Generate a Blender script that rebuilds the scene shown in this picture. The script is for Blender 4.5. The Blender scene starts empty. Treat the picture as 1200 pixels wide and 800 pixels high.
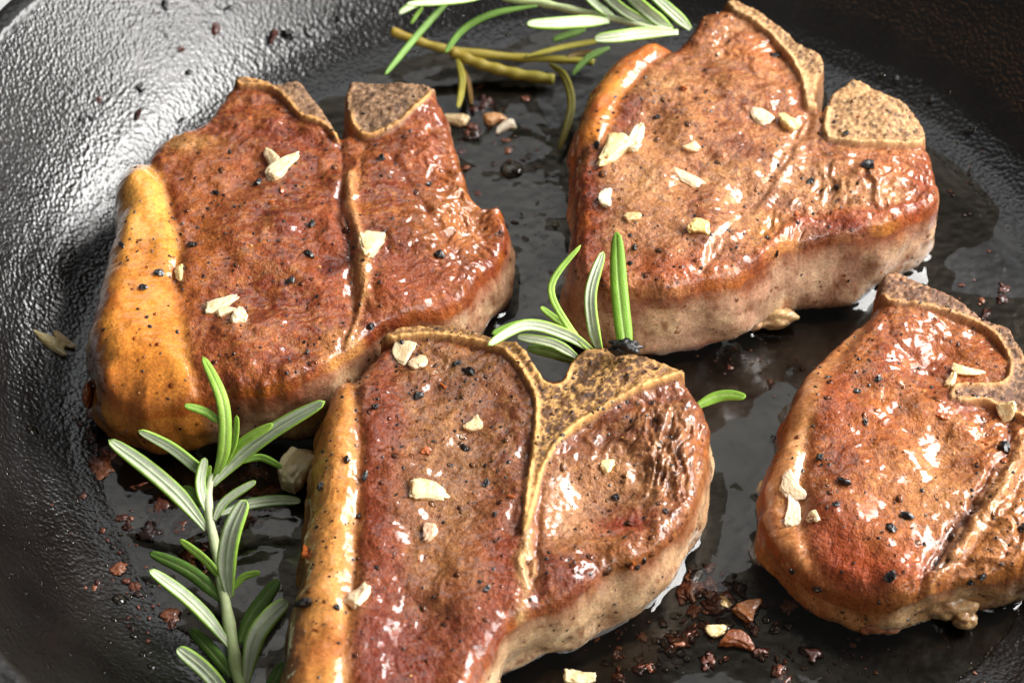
import bpy, math, random
import numpy as np
from mathutils import Vector, Matrix

# ------------------------------------------------------------------ camera
S = 0.01                                  # all sizes below are centimetres
sc = bpy.context.scene
ELEV, LENS, LOOK = 50.0, 80.0, np.array([-1.75, 0.0, 1.0])
DIST = 23.0 * LENS / 36.0
_e = math.radians(ELEV)
FWD = np.array([0.0, math.cos(_e), -math.sin(_e)])
CAMP = LOOK - DIST * FWD
RIGHT = np.array([1.0, 0.0, 0.0])
UP = np.cross(RIGHT, FWD)
FPX = 1200 * LENS / 36.0
cam = bpy.data.cameras.new('camera'); cam_o = bpy.data.objects.new('camera', cam)
sc.collection.objects.link(cam_o); sc.camera = cam_o
cam.lens = LENS; cam.sensor_width = 36; cam.clip_start = 0.01; cam.clip_end = 50
cam_o.location = CAMP * S
cam_o.rotation_euler = Matrix((RIGHT, UP, -FWD)).transposed().to_euler()
cam.dof.use_dof = True
cam.dof.focus_distance = (DIST - 2.2) * S
cam.dof.aperture_fstop = 18

# ------------------------------------------------------------------ light (soft studio daylight, no sun)
w = bpy.data.worlds.new('World'); sc.world = w; w.use_nodes = True
w.node_tree.nodes['Background'].inputs[0].default_value = (1.0, 0.985, 0.96, 1)
w.node_tree.nodes['Background'].inputs[1].default_value = 0.09
def softbox(name, loc, target, sx, sy, radiance, col=(1, 1, 1)):
    L = bpy.data.lights.new(name, 'AREA'); L.shape = 'RECTANGLE'
    L.size = sx * S; L.size_y = sy * S
    L.energy = radiance * math.pi * sx * S * sy * S * 1.0
    L.color = col
    o = bpy.data.objects.new(name, L); sc.collection.objects.link(o)
    o.location = Vector(loc) * S
    d = Vector(target) - Vector(loc)
    o.rotation_euler = d.to_track_quat('-Z', 'Y').to_euler()
    o['kind'] = 'helper'
    return o
softbox('window_light', (64, 26, 58), (0, 0, 2), 58, 46, 22.0, (1.0, 0.985, 0.96))
softbox('side_window_light', (88, -20, 40), (0, 0, 2), 42, 50, 12.0, (1.0, 0.985, 0.96))
softbox('back_light', (-6, 62, 76), (0, 0, 2), 54, 34, 1.4, (0.97, 0.99, 1.0))
softbox('front_reflector', (46, -66, 42), (0, 0, 2), 60, 52, 3.2, (1.0, 0.98, 0.95))
sc.view_settings.view_transform = 'Standard'; sc.view_settings.look = 'None'
sc.view_settings.exposure = 0.10; sc.view_settings.gamma = 1.0
sc.render.engine = 'CYCLES'
sc.cycles.use_denoising = True
sc.cycles.max_bounces = 8
sc.cycles.transparent_max_bounces = 12
sc.cycles.caustics_reflective = False; sc.cycles.caustics_refractive = False

# ------------------------------------------------------------------ helpers
rng = np.random.default_rng(7)
random.seed(7)
def at(px, py, z):
    """photo pixel -> point in the pan (cm) at height z"""
    d = FWD + RIGHT * (px - 600) / FPX + UP * (400 - py) / FPX
    t = (z - CAMP[2]) / d[2]
    return CAMP + t * d
def lin(c):
    c = np.asarray(c, float) / 255.0
    return np.where(c <= 0.04045, c / 12.92, ((c + 0.055) / 1.055) ** 2.4)
def sstep(a, b, x):
    t = np.clip((x - a) / (b - a), 0, 1); return t * t * (3 - 2 * t)
def _hash(ix, iy, iz, seed):
    h = (ix * 374761393 + iy * 668265263 + iz * 2147483647 + seed * 974634777) & 0xffffffff
    h = ((h ^ (h >> 13)) * 1274126177) & 0xffffffff
    h = ((h ^ (h >> 16)) * 2246822519) & 0xffffffff
    return ((h ^ (h >> 15)) & 0xffffff) / float(0xffffff)
def vnoise(P, seed=0):
    P = np.asarray(P, float); I = np.floor(P).astype(np.int64); F = P - I
    F = F * F * F * (F * (F * 6 - 15) + 10)
    r = 0
    for dx in (0, 1):
        wx = F[:, 0] if dx else 1 - F[:, 0]
        for dy in (0, 1):
            wy = F[:, 1] if dy else 1 - F[:, 1]
            for dz in (0, 1):
                wz = F[:, 2] if dz else 1 - F[:, 2]
                r = r + wx * wy * wz * _hash(I[:, 0] + dx, I[:, 1] + dy, I[:, 2] + dz, seed)
    return r * 2 - 1
def fbm(P, freq=1.0, octv=3, seed=0, gain=0.5):
    P = np.asarray(P, float); r = 0; a = 1.0; f = freq; tot = 0
    for k in range(octv):
        r = r + a * vnoise(P * f + 17.3 * k, seed + k); tot += a; a *= gain; f *= 2.03
    return r / tot
def catmull(pts, n, closed):
    pts = np.asarray(pts, float); m = len(pts)
    t = np.linspace(0, m if closed else m - 1, n, endpoint=not closed)
    i = np.floor(t).astype(int)
    if not closed: i = np.minimum(i, m - 2)
    f = (t - i)[:, None]
    g = (lambda k: pts[k % m]) if closed else (lambda k: pts[np.clip(k, 0, m - 1)])
    p0, p1, p2, p3 = g(i - 1), g(i), g(i + 1), g(i + 2)
    return 0.5 * ((2 * p1) + (-p0 + p2) * f + (2 * p0 - 5 * p1 + 4 * p2 - p3) * f ** 2 + (-p0 + 3 * p1 - 3 * p2 + p3) * f ** 3)
def resample(pts, n):
    d = np.r_[0, np.cumsum(np.linalg.norm(np.diff(np.vstack([pts, pts[:1]]), axis=0), axis=1))]
    q = np.vstack([pts, pts[:1]]); t = np.linspace(0, d[-1], n, endpoint=False)
    return np.stack([np.interp(t, d, q[:, k]) for k in range(q.shape[1])], 1)
def pdist(P, poly, closed=False, chunk=20000):
    """distance to a polyline and the nearest point"""
    A = poly if closed else poly[:-1]; B = np.roll(poly, -1, 0) if closed else poly[1:]
    D = B - A; L2 = (D ** 2).sum(1) + 1e-12
    out = np.empty(len(P)); near = np.empty((len(P), 2))
    for s in range(0, len(P), chunk):
        p = P[s:s + chunk]
        t = np.clip(((p[:, None, 0] - A[None, :, 0]) * D[:, 0] + (p[:, None, 1] - A[None, :, 1]) * D[:, 1]) / L2, 0, 1)
        qx = A[:, 0] + t * D[:, 0]; qy = A[:, 1] + t * D[:, 1]
        d2 = (p[:, None, 0] - qx) ** 2 + (p[:, None, 1] - qy) ** 2
        k = d2.argmin(1); r = np.arange(len(p))
        out[s:s + chunk] = np.sqrt(d2[r, k]); near[s:s + chunk, 0] = qx[r, k]; near[s:s + chunk, 1] = qy[r, k]
    return out, near
def pinside(P, poly):
    ins = np.zeros(len(P), bool); B = np.roll(poly, -1, 0)
    for (ax, ay), (bx, by) in zip(poly, B):
        if ay == by: continue
        c = ((ay > P[:, 1]) != (by > P[:, 1])) & (P[:, 0] < (bx - ax) * (P[:, 1] - ay) / (by - ay) + ax)
        ins ^= c
    return ins
def sdf(P, poly):
    d, near = pdist(P, poly, True)
    return np.where(pinside(P, poly), d, -d), near

def link(o, parent=None):
    sc.collection.objects.link(o)
    if parent is not None: o.parent = parent
    return o
def tag(o, label=None, cat=None, group=None, kind=None):
    if label: o['label'] = label
    if cat: o['category'] = cat
    if group: o['group'] = group
    if kind: o['kind'] = kind
    return o
def empty(name, loc, label, cat, group=None):
    o = bpy.data.objects.new(name, None); o.location = Vector(loc) * S
    o.empty_display_size = 0.01
    return tag(link(o), label, cat, group)
def mesh_obj(name, V, F, mat, parent=None, origin=(0, 0, 0), col=None, floats=None, normals=None, smooth=True):
    """V in cm (world); F an (n,k) array or list of tuples"""
    V = (np.asarray(V, float) - np.asarray(origin, float)) * S
    me = bpy.data.meshes.new(name)
    if isinstance(F, np.ndarray):
        k = F.shape[1]; me.vertices.add(len(V)); me.vertices.foreach_set('co', V.astype(np.float32).ravel())
        me.loops.add(F.size); me.loops.foreach_set('vertex_index', F.astype(np.int32).ravel())
        me.polygons.add(len(F)); me.polygons.foreach_set('loop_start', np.arange(0, F.size, k, dtype=np.int32))
        me.update(calc_edges=True); me.validate()
    else:
        me.from_pydata(V.tolist(), [], [tuple(int(i) for i in f) for f in F]); me.update()
    me.polygons.foreach_set('use_smooth', np.full(len(me.polygons), smooth))
    if col is not None:
        a = me.color_attributes.new('Col', 'FLOAT_COLOR', 'POINT')
        c = np.ones((len(V), 4), np.float32); c[:, :3] = np.clip(col, 0, 1); a.data.foreach_set('color', c.ravel())
    for nm, arr in (floats or {}).items():
        a = me.attributes.new(nm, 'FLOAT', 'POINT'); a.data.foreach_set('value', np.asarray(arr, np.float32))
    if normals is not None:
        me.normals_split_custom_set_from_vertices(normals.tolist())
    me.materials.append(mat)
    o = bpy.data.objects.new(name, me)
    if parent is None: o.location = Vector(origin) * S
    return link(o, parent)

# ------------------------------------------------------------------ materials
def nodemat(name):
    m = bpy.data.materials.new(name); m.use_nodes = True
    nt = m.node_tree; return m, nt, nt.nodes['Principled BSDF'], nt.nodes, nt.links
def N(nt, t, **kw):
    n = nt.nodes.new(t)
    for k, v in kw.items():
        if k.startswith('_'): setattr(n, k[1:], v)
        else: n.inputs[k].default_value = v
    return n
def noise(nt, scale, detail=2.0, rough=0.5, vec=None, dist=0.0):
    n = N(nt, 'ShaderNodeTexNoise'); n.inputs['Scale'].default_value = scale; n.inputs['Detail'].default_value = detail
    n.inputs['Roughness'].default_value = rough; n.inputs['Distortion'].default_value = dist
    if vec is not None: nt.links.new(vec, n.inputs['Vector'])
    return n
def math_n(nt, op, a, b=None, c=None):
    n = nt.nodes.new('ShaderNodeMath'); n.operation = op
    for i, x in enumerate((a, b, c)):
        if x is None: continue
        if isinstance(x, (int, float)): n.inputs[i].default_value = x
        else: nt.links.new(x, n.inputs[i])
    return n.outputs[0]
def coords(nt): return nt.nodes.new('ShaderNodeTexCoord').outputs['Object']
def ramp(nt, fac, stops):
    r = nt.nodes.new('ShaderNodeValToRGB'); nt.links.new(fac, r.inputs[0])
    e = r.color_ramp.elements
    while len(e) < len(stops): e.new(0.5)
    for el, (p, c) in zip(e, stops):
        el.position = p; el.color = (*c, 1) if len(c) == 3 else c
    return r.outputs[0]

def mat_chop():
    m, nt, b, n, l = nodemat('cooked_meat')
    co = coords(nt)
    ca = N(nt, 'ShaderNodeAttribute', _attribute_name='Col')
    ra = N(nt, 'ShaderNodeAttribute', _attribute_name='rough')
    fine = noise(nt, 1700, 6, 0.72, co); mid = noise(nt, 620, 7, 0.7, co, 0.7)
    mr = N(nt, 'ShaderNodeMapRange'); l.new(fine.outputs[0], mr.inputs[0])
    mr.inputs[1].default_value = 0.28; mr.inputs[2].default_value = 0.72; mr.inputs[3].default_value = 0.50; mr.inputs[4].default_value = 1.42
    mx = N(nt, 'ShaderNodeVectorMath', _operation='SCALE'); l.new(ca.outputs['Color'], mx.inputs[0]); l.new(mr.outputs[0], mx.inputs['Scale'])
    tone = ramp(nt, mid.outputs[0], [(0.32, (0.46, 0.34, 0.26)), (0.47, (0.95, 0.92, 0.88)), (0.56, (1.05, 1.05, 1.0)), (0.70, (1.45, 1.55, 1.5))])
    sa = N(nt, 'ShaderNodeAttribute', _attribute_name='soft'); mxx = N(nt, 'ShaderNodeMix', _data_type='RGBA'); l.new(math_n(nt, 'MULTIPLY', sa.outputs['Fac'], 0.72), mxx.inputs['Factor']); l.new(tone, mxx.inputs[6]); mxx.inputs[7].default_value = (1, 1, 1, 1); tone = mxx.outputs[2]
    mt = N(nt, 'ShaderNodeVectorMath', _operation='MULTIPLY'); l.new(mx.outputs[0], mt.inputs[0]); l.new(tone, mt.inputs[1])
    l.new(mt.outputs[0], b.inputs['Base Color'])
    rn = noise(nt, 420, 3, 0.6, co)
    l.new(math_n(nt, 'ADD', ra.outputs['Fac'], math_n(nt, 'MULTIPLY', math_n(nt, 'SUBTRACT', rn.outputs[0], 0.5), 0.5)), b.inputs['Roughness'])
    b.inputs['Subsurface Weight'].default_value = 0.12
    b.inputs['Subsurface Radius'].default_value = (1.0, 0.35, 0.18); b.inputs['Subsurface Scale'].default_value = 0.003
    b.inputs['Specular IOR Level'].default_value = 0.3
    b1 = noise(nt, 900, 3, 0.55, co, 0.4); b2 = noise(nt, 2600, 3, 0.6, co)
    h = math_n(nt, 'ADD', b1.outputs[0], math_n(nt, 'MULTIPLY', b2.outputs[0], 0.4))
    bp = N(nt, 'ShaderNodeBump'); bp.inputs['Strength'].default_value = 0.8; bp.inputs['Distance'].default_value = 0.0006
    l.new(math_n(nt, 'SUBTRACT', 0.8, math_n(nt, 'MULTIPLY', sa.outputs['Fac'], 0.55)), bp.inputs['Strength'])
    l.new(math_n(nt, 'ADD', 0.10, math_n(nt, 'MULTIPLY', sa.outputs['Fac'], 0.20)), b.inputs['Subsurface Weight'])
    l.new(h, bp.inputs['Height']); l.new(bp.outputs[0], b.inputs['Normal'])
    cw = noise(nt, 130, 4, 0.65, co)
    cr = N(nt, 'ShaderNodeMapRange'); l.new(cw.outputs[0], cr.inputs[0])
    cr.inputs[1].default_value = 0.37; cr.inputs[2].default_value = 0.48; cr.inputs[3].default_value = 0.08; cr.inputs[4].default_value = 1.0
    l.new(cr.outputs[0], b.inputs['Coat Weight'])
    b.inputs['Coat Roughness'].default_value = 0.05; b.inputs['Coat IOR'].default_value = 1.5
    b3 = noise(nt, 820, 4, 0.62, co, 0.5)
    bc = N(nt, 'ShaderNodeBump'); bc.inputs['Strength'].default_value = 0.14; bc.inputs['Distance'].default_value = 0.0003
    l.new(b3.outputs[0], bc.inputs['Height']); l.new(bc.outputs[0], b.inputs['Coat Normal'])
    return m
def mat_bone():
    m, nt, b, n, l = nodemat('roasted_bone')
    co = coords(nt)
    ca = N(nt, 'ShaderNodeAttribute', _attribute_name='Col'); ra = N(nt, 'ShaderNodeAttribute', _attribute_name='rough')
    l.new(ca.outputs['Color'], b.inputs['Base Color']); l.new(ra.outputs['Fac'], b.inputs['Roughness'])
    b1 = noise(nt, 1900, 4, 0.65, co)
    bp = N(nt, 'ShaderNodeBump'); bp.inputs['Strength'].default_value = 0.6; bp.inputs['Distance'].default_value = 0.0005
    l.new(b1.outputs[0], bp.inputs['Height']); l.new(bp.outputs[0], b.inputs['Normal'])
    b.inputs['Subsurface Weight'].default_value = 0.1
    b.inputs['Subsurface Radius'].default_value = (1.0, 0.5, 0.25); b.inputs['Subsurface Scale'].default_value = 0.002
    return m
def mat_attr(name, rough=0.45, spec=0.5, sss=0.0, bump=(900, 0.3, 0.0003), coat=0.0, radius=(1, .6, .3), scale=0.002):
    m, nt, b, n, l = nodemat(name)
    ca = N(nt, 'ShaderNodeAttribute', _attribute_name='Col'); l.new(ca.outputs['Color'], b.inputs['Base Color'])
    b.inputs['Roughness'].default_value = rough; b.inputs['Specular IOR Level'].default_value = spec
    if sss:
        b.inputs['Subsurface Weight'].default_value = sss; b.inputs['Subsurface Radius'].default_value = radius; b.inputs['Subsurface Scale'].default_value = scale
    if coat: b.inputs['Coat Weight'].default_value = coat; b.inputs['Coat Roughness'].default_value = 0.06
    if bump:
        t = noise(nt, bump[0], 3, 0.6, coords(nt)); bp = N(nt, 'ShaderNodeBump')
        bp.inputs['Strength'].default_value = bump[1]; bp.inputs['Distance'].default_value = bump[2]
        l.new(t.outputs[0], bp.inputs['Height']); l.new(bp.outputs[0], b.inputs['Normal'])
    return m
def mat_iron(name, bump_str, bump_dist, r0, r1, scale=560):
    m, nt, b, n, l = nodemat(name)
    co = coords(nt)
    big = noise(nt, 40, 4, 0.6, co)
    l.new(ramp(nt, big.outputs[0], [(0.3, (0.004, 0.0035, 0.0035)), (0.7, (0.010, 0.009, 0.0085))]), b.inputs['Base Color'])
    rr = N(nt, 'ShaderNodeMapRange'); l.new(big.outputs[0], rr.inputs[0])
    rr.inputs[1].default_value = 0.3; rr.inputs[2].default_value = 0.7; rr.inputs[3].default_value = r0; rr.inputs[4].default_value = r1
    l.new(rr.outputs[0], b.inputs['Roughness'])
    vo = N(nt, 'ShaderNodeTexVoronoi', _feature='SMOOTH_F1'); vo.inputs['Scale'].default_value = scale; vo.inputs['Smoothness'].default_value = 0.6; l.new(co, vo.inputs['Vector'])
    p1 = noise(nt, scale * 0.8, 2, 0.5, co, 0.2); p2 = noise(nt, scale * 3.1, 3, 0.6, co); p3 = noise(nt, 90, 2, 0.5, co)
    h = math_n(nt, 'ADD', math_n(nt, 'ADD', math_n(nt, 'SUBTRACT', math_n(nt, 'MULTIPLY', p1.outputs[0], 0.7), math_n(nt, 'MULTIPLY', vo.outputs['Distance'], 0.9)), math_n(nt, 'MULTIPLY', p2.outputs[0], 0.2)), math_n(nt, 'MULTIPLY', p3.outputs[0], 0.8))
    bp = N(nt, 'ShaderNodeBump'); bp.inputs['Strength'].default_value = bump_str; bp.inputs['Distance'].default_value = bump_dist
    l.new(h, bp.inputs['Height']); l.new(bp.outputs[0], b.inputs['Normal'])
    b.inputs['Specular IOR Level'].default_value = 0.6
    b.inputs['Coat Weight'].default_value = 0.35; b.inputs['Coat Roughness'].default_value = 0.15
    l.new(bp.outputs[0], b.inputs['Coat Normal'])
    return m
def mat_oil():
    m = bpy.data.materials.new('cooking_oil'); m.use_nodes = True
    nt = m.node_tree; nt.nodes.clear(); l = nt.links
    out = nt.nodes.new('ShaderNodeOutputMaterial'); mix = nt.nodes.new('ShaderNodeMixShader')
    tr = nt.nodes.new('ShaderNodeBsdfTransparent'); tr.inputs[0].default_value = (0.90, 0.84, 0.74, 1)
    gl = nt.nodes.new('ShaderNodeBsdfGlossy'); gl.inputs['Roughness'].default_value = 0.035
    fr = nt.nodes.new('ShaderNodeFresnel'); fr.inputs[0].default_value = 1.47
    t = noise(nt, 130, 3, 0.5, coords(nt)); bp = nt.nodes.new('ShaderNodeBump')
    bp.inputs['Strength'].default_value = 0.10; bp.inputs['Distance'].default_value = 0.0008
    l.new(t.outputs[0], bp.inputs['Height']); l.new(bp.outputs[0], gl.inputs['Normal']); l.new(bp.outputs[0], fr.inputs['Normal'])
    l.new(fr.outputs[0], mix.inputs[0]); l.new(tr.outputs[0], mix.inputs[1]); l.new(gl.outputs[0], mix.inputs[2])
    l.new(mix.outputs[0], out.inputs[0])
    return m
M_CHOP, M_BONE = mat_chop(), mat_bone()
M_LEAF = mat_attr('rosemary_leaf', 0.5, 0.4, 0.15, (3000, 0.6, 0.00025), 0.08, (0.5, 1.0, 0.2), 0.001)
M_STEM = mat_attr('rosemary_stem', 0.5, 0.4, 0.15, (1800, 0.4, 0.0002), 0, (0.7, 1.0, 0.3), 0.001)
M_GARLIC = mat_attr('cooked_garlic', 0.32, 0.5, 0.3, (1100, 0.7, 0.0005), 0.6, (1, .75, .4), 0.002)
M_PEPPER = mat_attr('cracked_pepper', 0.35, 0.5, 0, (2600, 0.6, 0.0003), 0.5)
M_FOND = mat_attr('browned_residue', 0.35, 0.5, 0, (1300, 0.6, 0.0005), 0.6)
M_IRON_WALL = mat_iron('cast_iron_pebbled', 0.30, 0.0006, 0.18, 0.30, 1050)
M_IRON_FLOOR = mat_iron('cast_iron_worn_smooth', 0.22, 0.0006, 0.24, 0.40, 420)
M_IRON_RIM = mat_iron('cast_iron_rim', 0.5, 0.0006, 0.38, 0.5)
M_OIL = mat_oil()

# ------------------------------------------------------------------ table and skillet
def table():
    m, nt, b, n, l = nodemat('white_table')
    t = noise(nt, 30, 4, 0.6, coords(nt))
    l.new(ramp(nt, t.outputs[0], [(0.3, (0.78, 0.79, 0.78)), (0.7, (0.83, 0.84, 0.83))]), b.inputs['Base Color'])
    b.inputs['Roughness'].default_value = 0.6
    V = np.array([[-60, -50, -0.55], [60, -50, -0.55], [60, 60, -0.55], [-60, 60, -0.55]], float)
    o = mesh_obj('tabletop', V, np.array([[0, 1, 2, 3]]), m)
    tag(o, 'smooth white table surface under the skillet', None, None, 'structure')
table()

PROF = np.array([(0, 0), (9.0, 0), (10.5, 0.0), (11.1, 0.04), (11.75, 0.17), (12.4, 0.46), (12.95, 0.9), (13.4, 1.42), (13.85, 2.05),
                 (14.4, 2.9), (14.9, 3.68), (15.1, 4.0)], float)
def pan_z(r): return np.interp(r, PROF[:, 0], PROF[:, 1])
def lathe(name, prof, mat, parent, n=192, noisy=0.0):
    prof = np.asarray(prof, float); a = np.linspace(0, 2 * np.pi, n, endpoint=False)
    V = np.concatenate([np.c_[p[0] * np.cos(a), p[0] * np.sin(a), np.full(n, p[1])] for p in prof])
    if noisy:
        nz = fbm(V, 0.5, 3, 5) * noisy; V[:, 2] += nz
    F = []
    j = np.arange(n); j2 = (j + 1) % n
    for i in range(len(prof) - 1):
        F.append(np.c_[i * n + j, i * n + j2, (i + 1) * n + j2, (i + 1) * n + j])
    return mesh_obj(name, V, np.concatenate(F)[:, ::-1] if False else np.concatenate(F), mat, parent)
pan = empty('skillet', (0, 0, 0), 'black cast iron skillet with pebbled walls holding the four chops', 'skillet')
def dense(prof, n):
    q = catmull(prof, n, False); return q
rs_ = np.r_[np.linspace(0.001, 10.2, 30), np.linspace(10.25, 15.1, 120)]
zs_ = pan_z(rs_)
for _ in range(12): zs_[31:-1] = 0.5 * zs_[31:-1] + 0.25 * (zs_[30:-2] + zs_[32:])
ks_ = int(np.searchsorted(rs_, 11.0))
fl = np.c_[rs_, zs_][:ks_ + 1]
lathe('cooking_surface', fl, M_IRON_FLOOR, pan)
wl = np.c_[rs_, zs_][ks_:]
lathe('side_wall', wl, M_IRON_WALL, pan)
rim = dense(np.array([(15.1, 4.0), (15.18, 4.12), (15.3, 4.18), (15.6, 4.19), (15.72, 4.14), (15.78, 4.02)]), 20)
lathe('rim', rim, M_IRON_RIM, pan)
outr = dense(np.array([(15.78, 4.02), (15.7, 3.6), (15.1, 2.5), (14.4, 1.3), (13.8, 0.4), (13.1, -0.2), (12.2, -0.44), (11.5, -0.5), (0.01, -0.5)]), 50)
lathe('outer_wall', outr, M_IRON_RIM, pan)

# ------------------------------------------------------------------ chops
HF = []            # height fields for placing small things
def height_at(x, y):
    z = float(pan_z(math.hypot(x, y)))
    for h in HF:
        i = (x - h['x0']) / h['g']; j = (y - h['y0']) / h['g']
        i0, j0 = int(math.floor(i)), int(math.floor(j))
        Z = h['Z']
        if 0 <= i0 < Z.shape[0] - 1 and 0 <= j0 < Z.shape[1] - 1:
            q = Z[i0:i0 + 2, j0:j0 + 2]
            if q.min() > 0:
                fi, fj = i - i0, j - j0
                z = max(z, float(q[0, 0] * (1 - fi) * (1 - fj) + q[1, 0] * fi * (1 - fj) + q[0, 1] * (1 - fi) * fj + q[1, 1] * fi * fj))
    return z
def hit(px, py, top=6.0):
    """first surface met by the line of sight through a photo pixel"""
    z = top; step = 0.03
    while z > -0.2:
        p = at(px, py, z)
        if height_at(p[0], p[1]) >= z: break
        z -= step
    return np.array([p[0], p[1], height_at(p[0], p[1])])
def normal_at(x, y, e=0.08):
    n = np.array([height_at(x - e, y) - height_at(x + e, y), height_at(x, y - e) - height_at(x, y + e), 2 * e])
    return n / np.linalg.norm(n)

C_SIDE = lin((176, 138, 100)); C_SIDE2 = lin((150, 100, 66)); C_CRUST = lin((124, 54, 22)); C_DARK = lin((70, 26, 14))
BASES = []
def build_chop(sp):
    g = 0.035; H = sp['H']; seed = sp['seed']
    x0c, y0c, kc = sp['crop']
    def U(pts, z=H):
        return np.array([at(x0c + a / kc, y0c + b / kc, z)[:2] for a, b in pts])
    outl = resample(catmull(U(sp['outline'], H - 0.2), 900, True), 360)
    tg = np.roll(outl, -1, 0) - np.roll(outl, 1, 0); tg /= np.linalg.norm(tg, axis=1)[:, None] + 1e-9
    jo = fbm(np.c_[outl, np.full(len(outl), seed)], 1.3, 3, seed + 7, 0.6) * 0.13
    outl = outl + np.c_[tg[:, 1], -tg[:, 0]] * jo[:, None]
    lo, hi = outl.min(0) - 3 * g, outl.max(0) + 3 * g
    nx, ny = int((hi[0] - lo[0]) / g) + 2, int((hi[1] - lo[1]) / g) + 2
    gx, gy = np.meshgrid(lo[0] + np.arange(nx) * g, lo[1] + np.arange(ny) * g, indexing='ij')
    P = np.c_[gx.ravel(), gy.ravel()]
    d0, near0 = sdf(P, outl)
    D = d0.reshape(nx, ny); ok = D > -0.35 * g
    cell = ok[:-1, :-1] & ok[1:, :-1] & ok[:-1, 1:] & ok[1:, 1:]
    # drop lonely corners so that the rim stays a clean loop
    for _ in range(3):
        pad = np.pad(cell, 1).astype(int)
        nb = pad[:-2, 1:-1] + pad[2:, 1:-1] + pad[1:-1, :-2] + pad[1:-1, 2:]
        cell &= nb >= 2
    ci, cj = np.nonzero(cell)
    idx = lambda i, j: i * ny + j
    Q = np.c_[idx(ci, cj), idx(ci + 1, cj), idx(ci + 1, cj + 1), idx(ci, cj + 1)]
    used = np.unique(Q); remap = np.full(nx * ny, -1); remap[used] = np.arange(len(used)); Q = remap[Q]
    XY = P[used].copy(); d = d0[used].copy()
    E = np.concatenate([Q[:, [0, 1]], Q[:, [1, 2]], Q[:, [2, 3]], Q[:, [3, 0]]])
    key = np.sort(E, 1); kk = key[:, 0] * 10000000 + key[:, 1]
    uq, inv, cnt = np.unique(kk, return_inverse=True, return_counts=True)
    BE = E[cnt[inv] == 1]                                  # oriented border edges
    bv = np.unique(BE)
    XY[bv] = near0[used][bv]; d[bv] = 0.0
    d = np.maximum(d, 0)
    n = len(XY); P3 = np.c_[XY, np.full(n, seed * 3.1)]
    # --- region fields
    fat_s, _ = sdf(XY, catmull(U(sp['fat']), 160, True))
    ten_s, _ = sdf(XY, catmull(U(sp['tender']), 120, True))
    bones = [sdf(XY, catmull(U(b), 120, True))[0] for b in sp['bones']]
    bone_s = np.max(bones, 0) if bones else np.full(n, -9.0)
    fat = sstep(-0.22, 0.24, fat_s + 0.14 * fbm(P3, 1.5, 4, seed, 0.6)); fat[bone_s > 0.02] = 0
    bone = sstep(-0.03, 0.03, bone_s + 0.025 * fbm(P3, 6, 2, seed + 3))
    # --- height
    lowf = fbm(P3, 0.55, 2, seed + 5)
    rr = 0.33 + 0.16 * lowf + 0.34 * sstep(-0.9, 0.1, fat_s) - 0.28 * bone
    t = np.clip(d / rr, 0, 1)
    round_ = rr * (1 - np.sqrt(np.clip(1 - (1 - t) ** 2, 0, 1)))
    Z = np.full(n, H)
    for (cx, cy, rx, ry, a) in sp.get('bumps', []):
        c = at(x0c + cx / kc, y0c + cy / kc, H); q = XY - c[:2]
        Z += a * np.exp(-((q[:, 0] / (rx / kc / 52)) ** 2 + (q[:, 1] / (ry / kc / 40)) ** 2))
    th = sp.get('fiber', 0.4); R2 = np.array([[math.cos(th), -math.sin(th)], [math.sin(th), math.cos(th)]])
    wq = np.c_[fbm(P3, 1.2, 2, seed + 60), fbm(P3, 1.2, 2, seed + 61)] * 0.5
    fq = np.c_[(XY + wq) @ R2 * [1.0, 3.0], np.full(n, seed * 2.3)]
    fibre = fbm(fq, 3.2, 3, seed + 14, 0.6)
    for (cx, cy, rx, ry, a) in sp.get('crags', []):
        cc = at(x0c + cx / kc, y0c + cy / kc, H); qq = XY - cc[:2]
        e = np.exp(-(((qq[:, 0] / (rx / kc / 52)) ** 2 + (qq[:, 1] / (ry / kc / 40)) ** 2)) ** 1.5)
        rdg = 1 - 2.4 * np.abs(fbm(np.c_[(XY + wq * 1.4) @ R2 * [0.9, 2.0], np.full(n, seed * 5.1)], 1.5, 4, seed + 15, 0.6))
        Z += 0.68 * a * e * rdg
    lump = fbm(P3, 0.8, 2, seed + 11) * 0.23 + fbm(P3, 1.9, 2, seed + 12) * 0.06 + fibre * 0.014
    fine = fbm(P3, 6.5, 3, seed + 13, 0.6) * (0.020 + 0.03 * np.exp(-d / 0.35)) - 0.10 * np.exp(-d / 0.5)
    Z += lump * (1 - 0.6 * bone) + fine * (1 - 0.7 * fat) * (1 - 0.6 * bone)
    Z += 0.05 * fat * sstep(0.0, 0.5, fat_s) - 0.10 * np.exp(-((fat_s + 0.1 * lowf) / 0.14) ** 2) * sstep(-0.5, 0.4, lowf + 0.2) * sp.get('fat_groove', 1.0)
    gcol = []
    for gr in sp.get('grooves', []):
        pl, wd, dep = gr[:3]
        dd, _ = pdist(XY, catmull(U(pl), 50, False)); dd = dd + 0.16 * fbm(P3, 1.4, 2, seed + 21) + 0.07 * fbm(P3, 4, 3, seed + 22)
        md = sstep(-0.55, 0.35, fbm(P3, 0.9, 2, seed + 23)); e = np.exp(-(dd / (wd * (0.75 + 0.6 * md))) ** 2); Z -= 0.8 * dep * e * (0.35 + 0.65 * md)
        if len(gr) > 3: gcol.append((np.exp(-(dd / (wd * gr[4])) ** 2), gr[3], gr[5] if len(gr) > 5 else 0.85))
    Z += bone * (0.10 + 0.03 * fbm(P3, 9, 2, seed + 31))
    rn_ = fbm(P3, 2.2, 3, seed + 33, 0.6)
    rim_m = bone * np.exp(-((bone_s - 0.06 + 0.03 * rn_) / (0.07 + 0.035 * rn_)) ** 2) * sstep(0.05, 0.22, d) * (0.75 + 0.5 * rn_)
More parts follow.
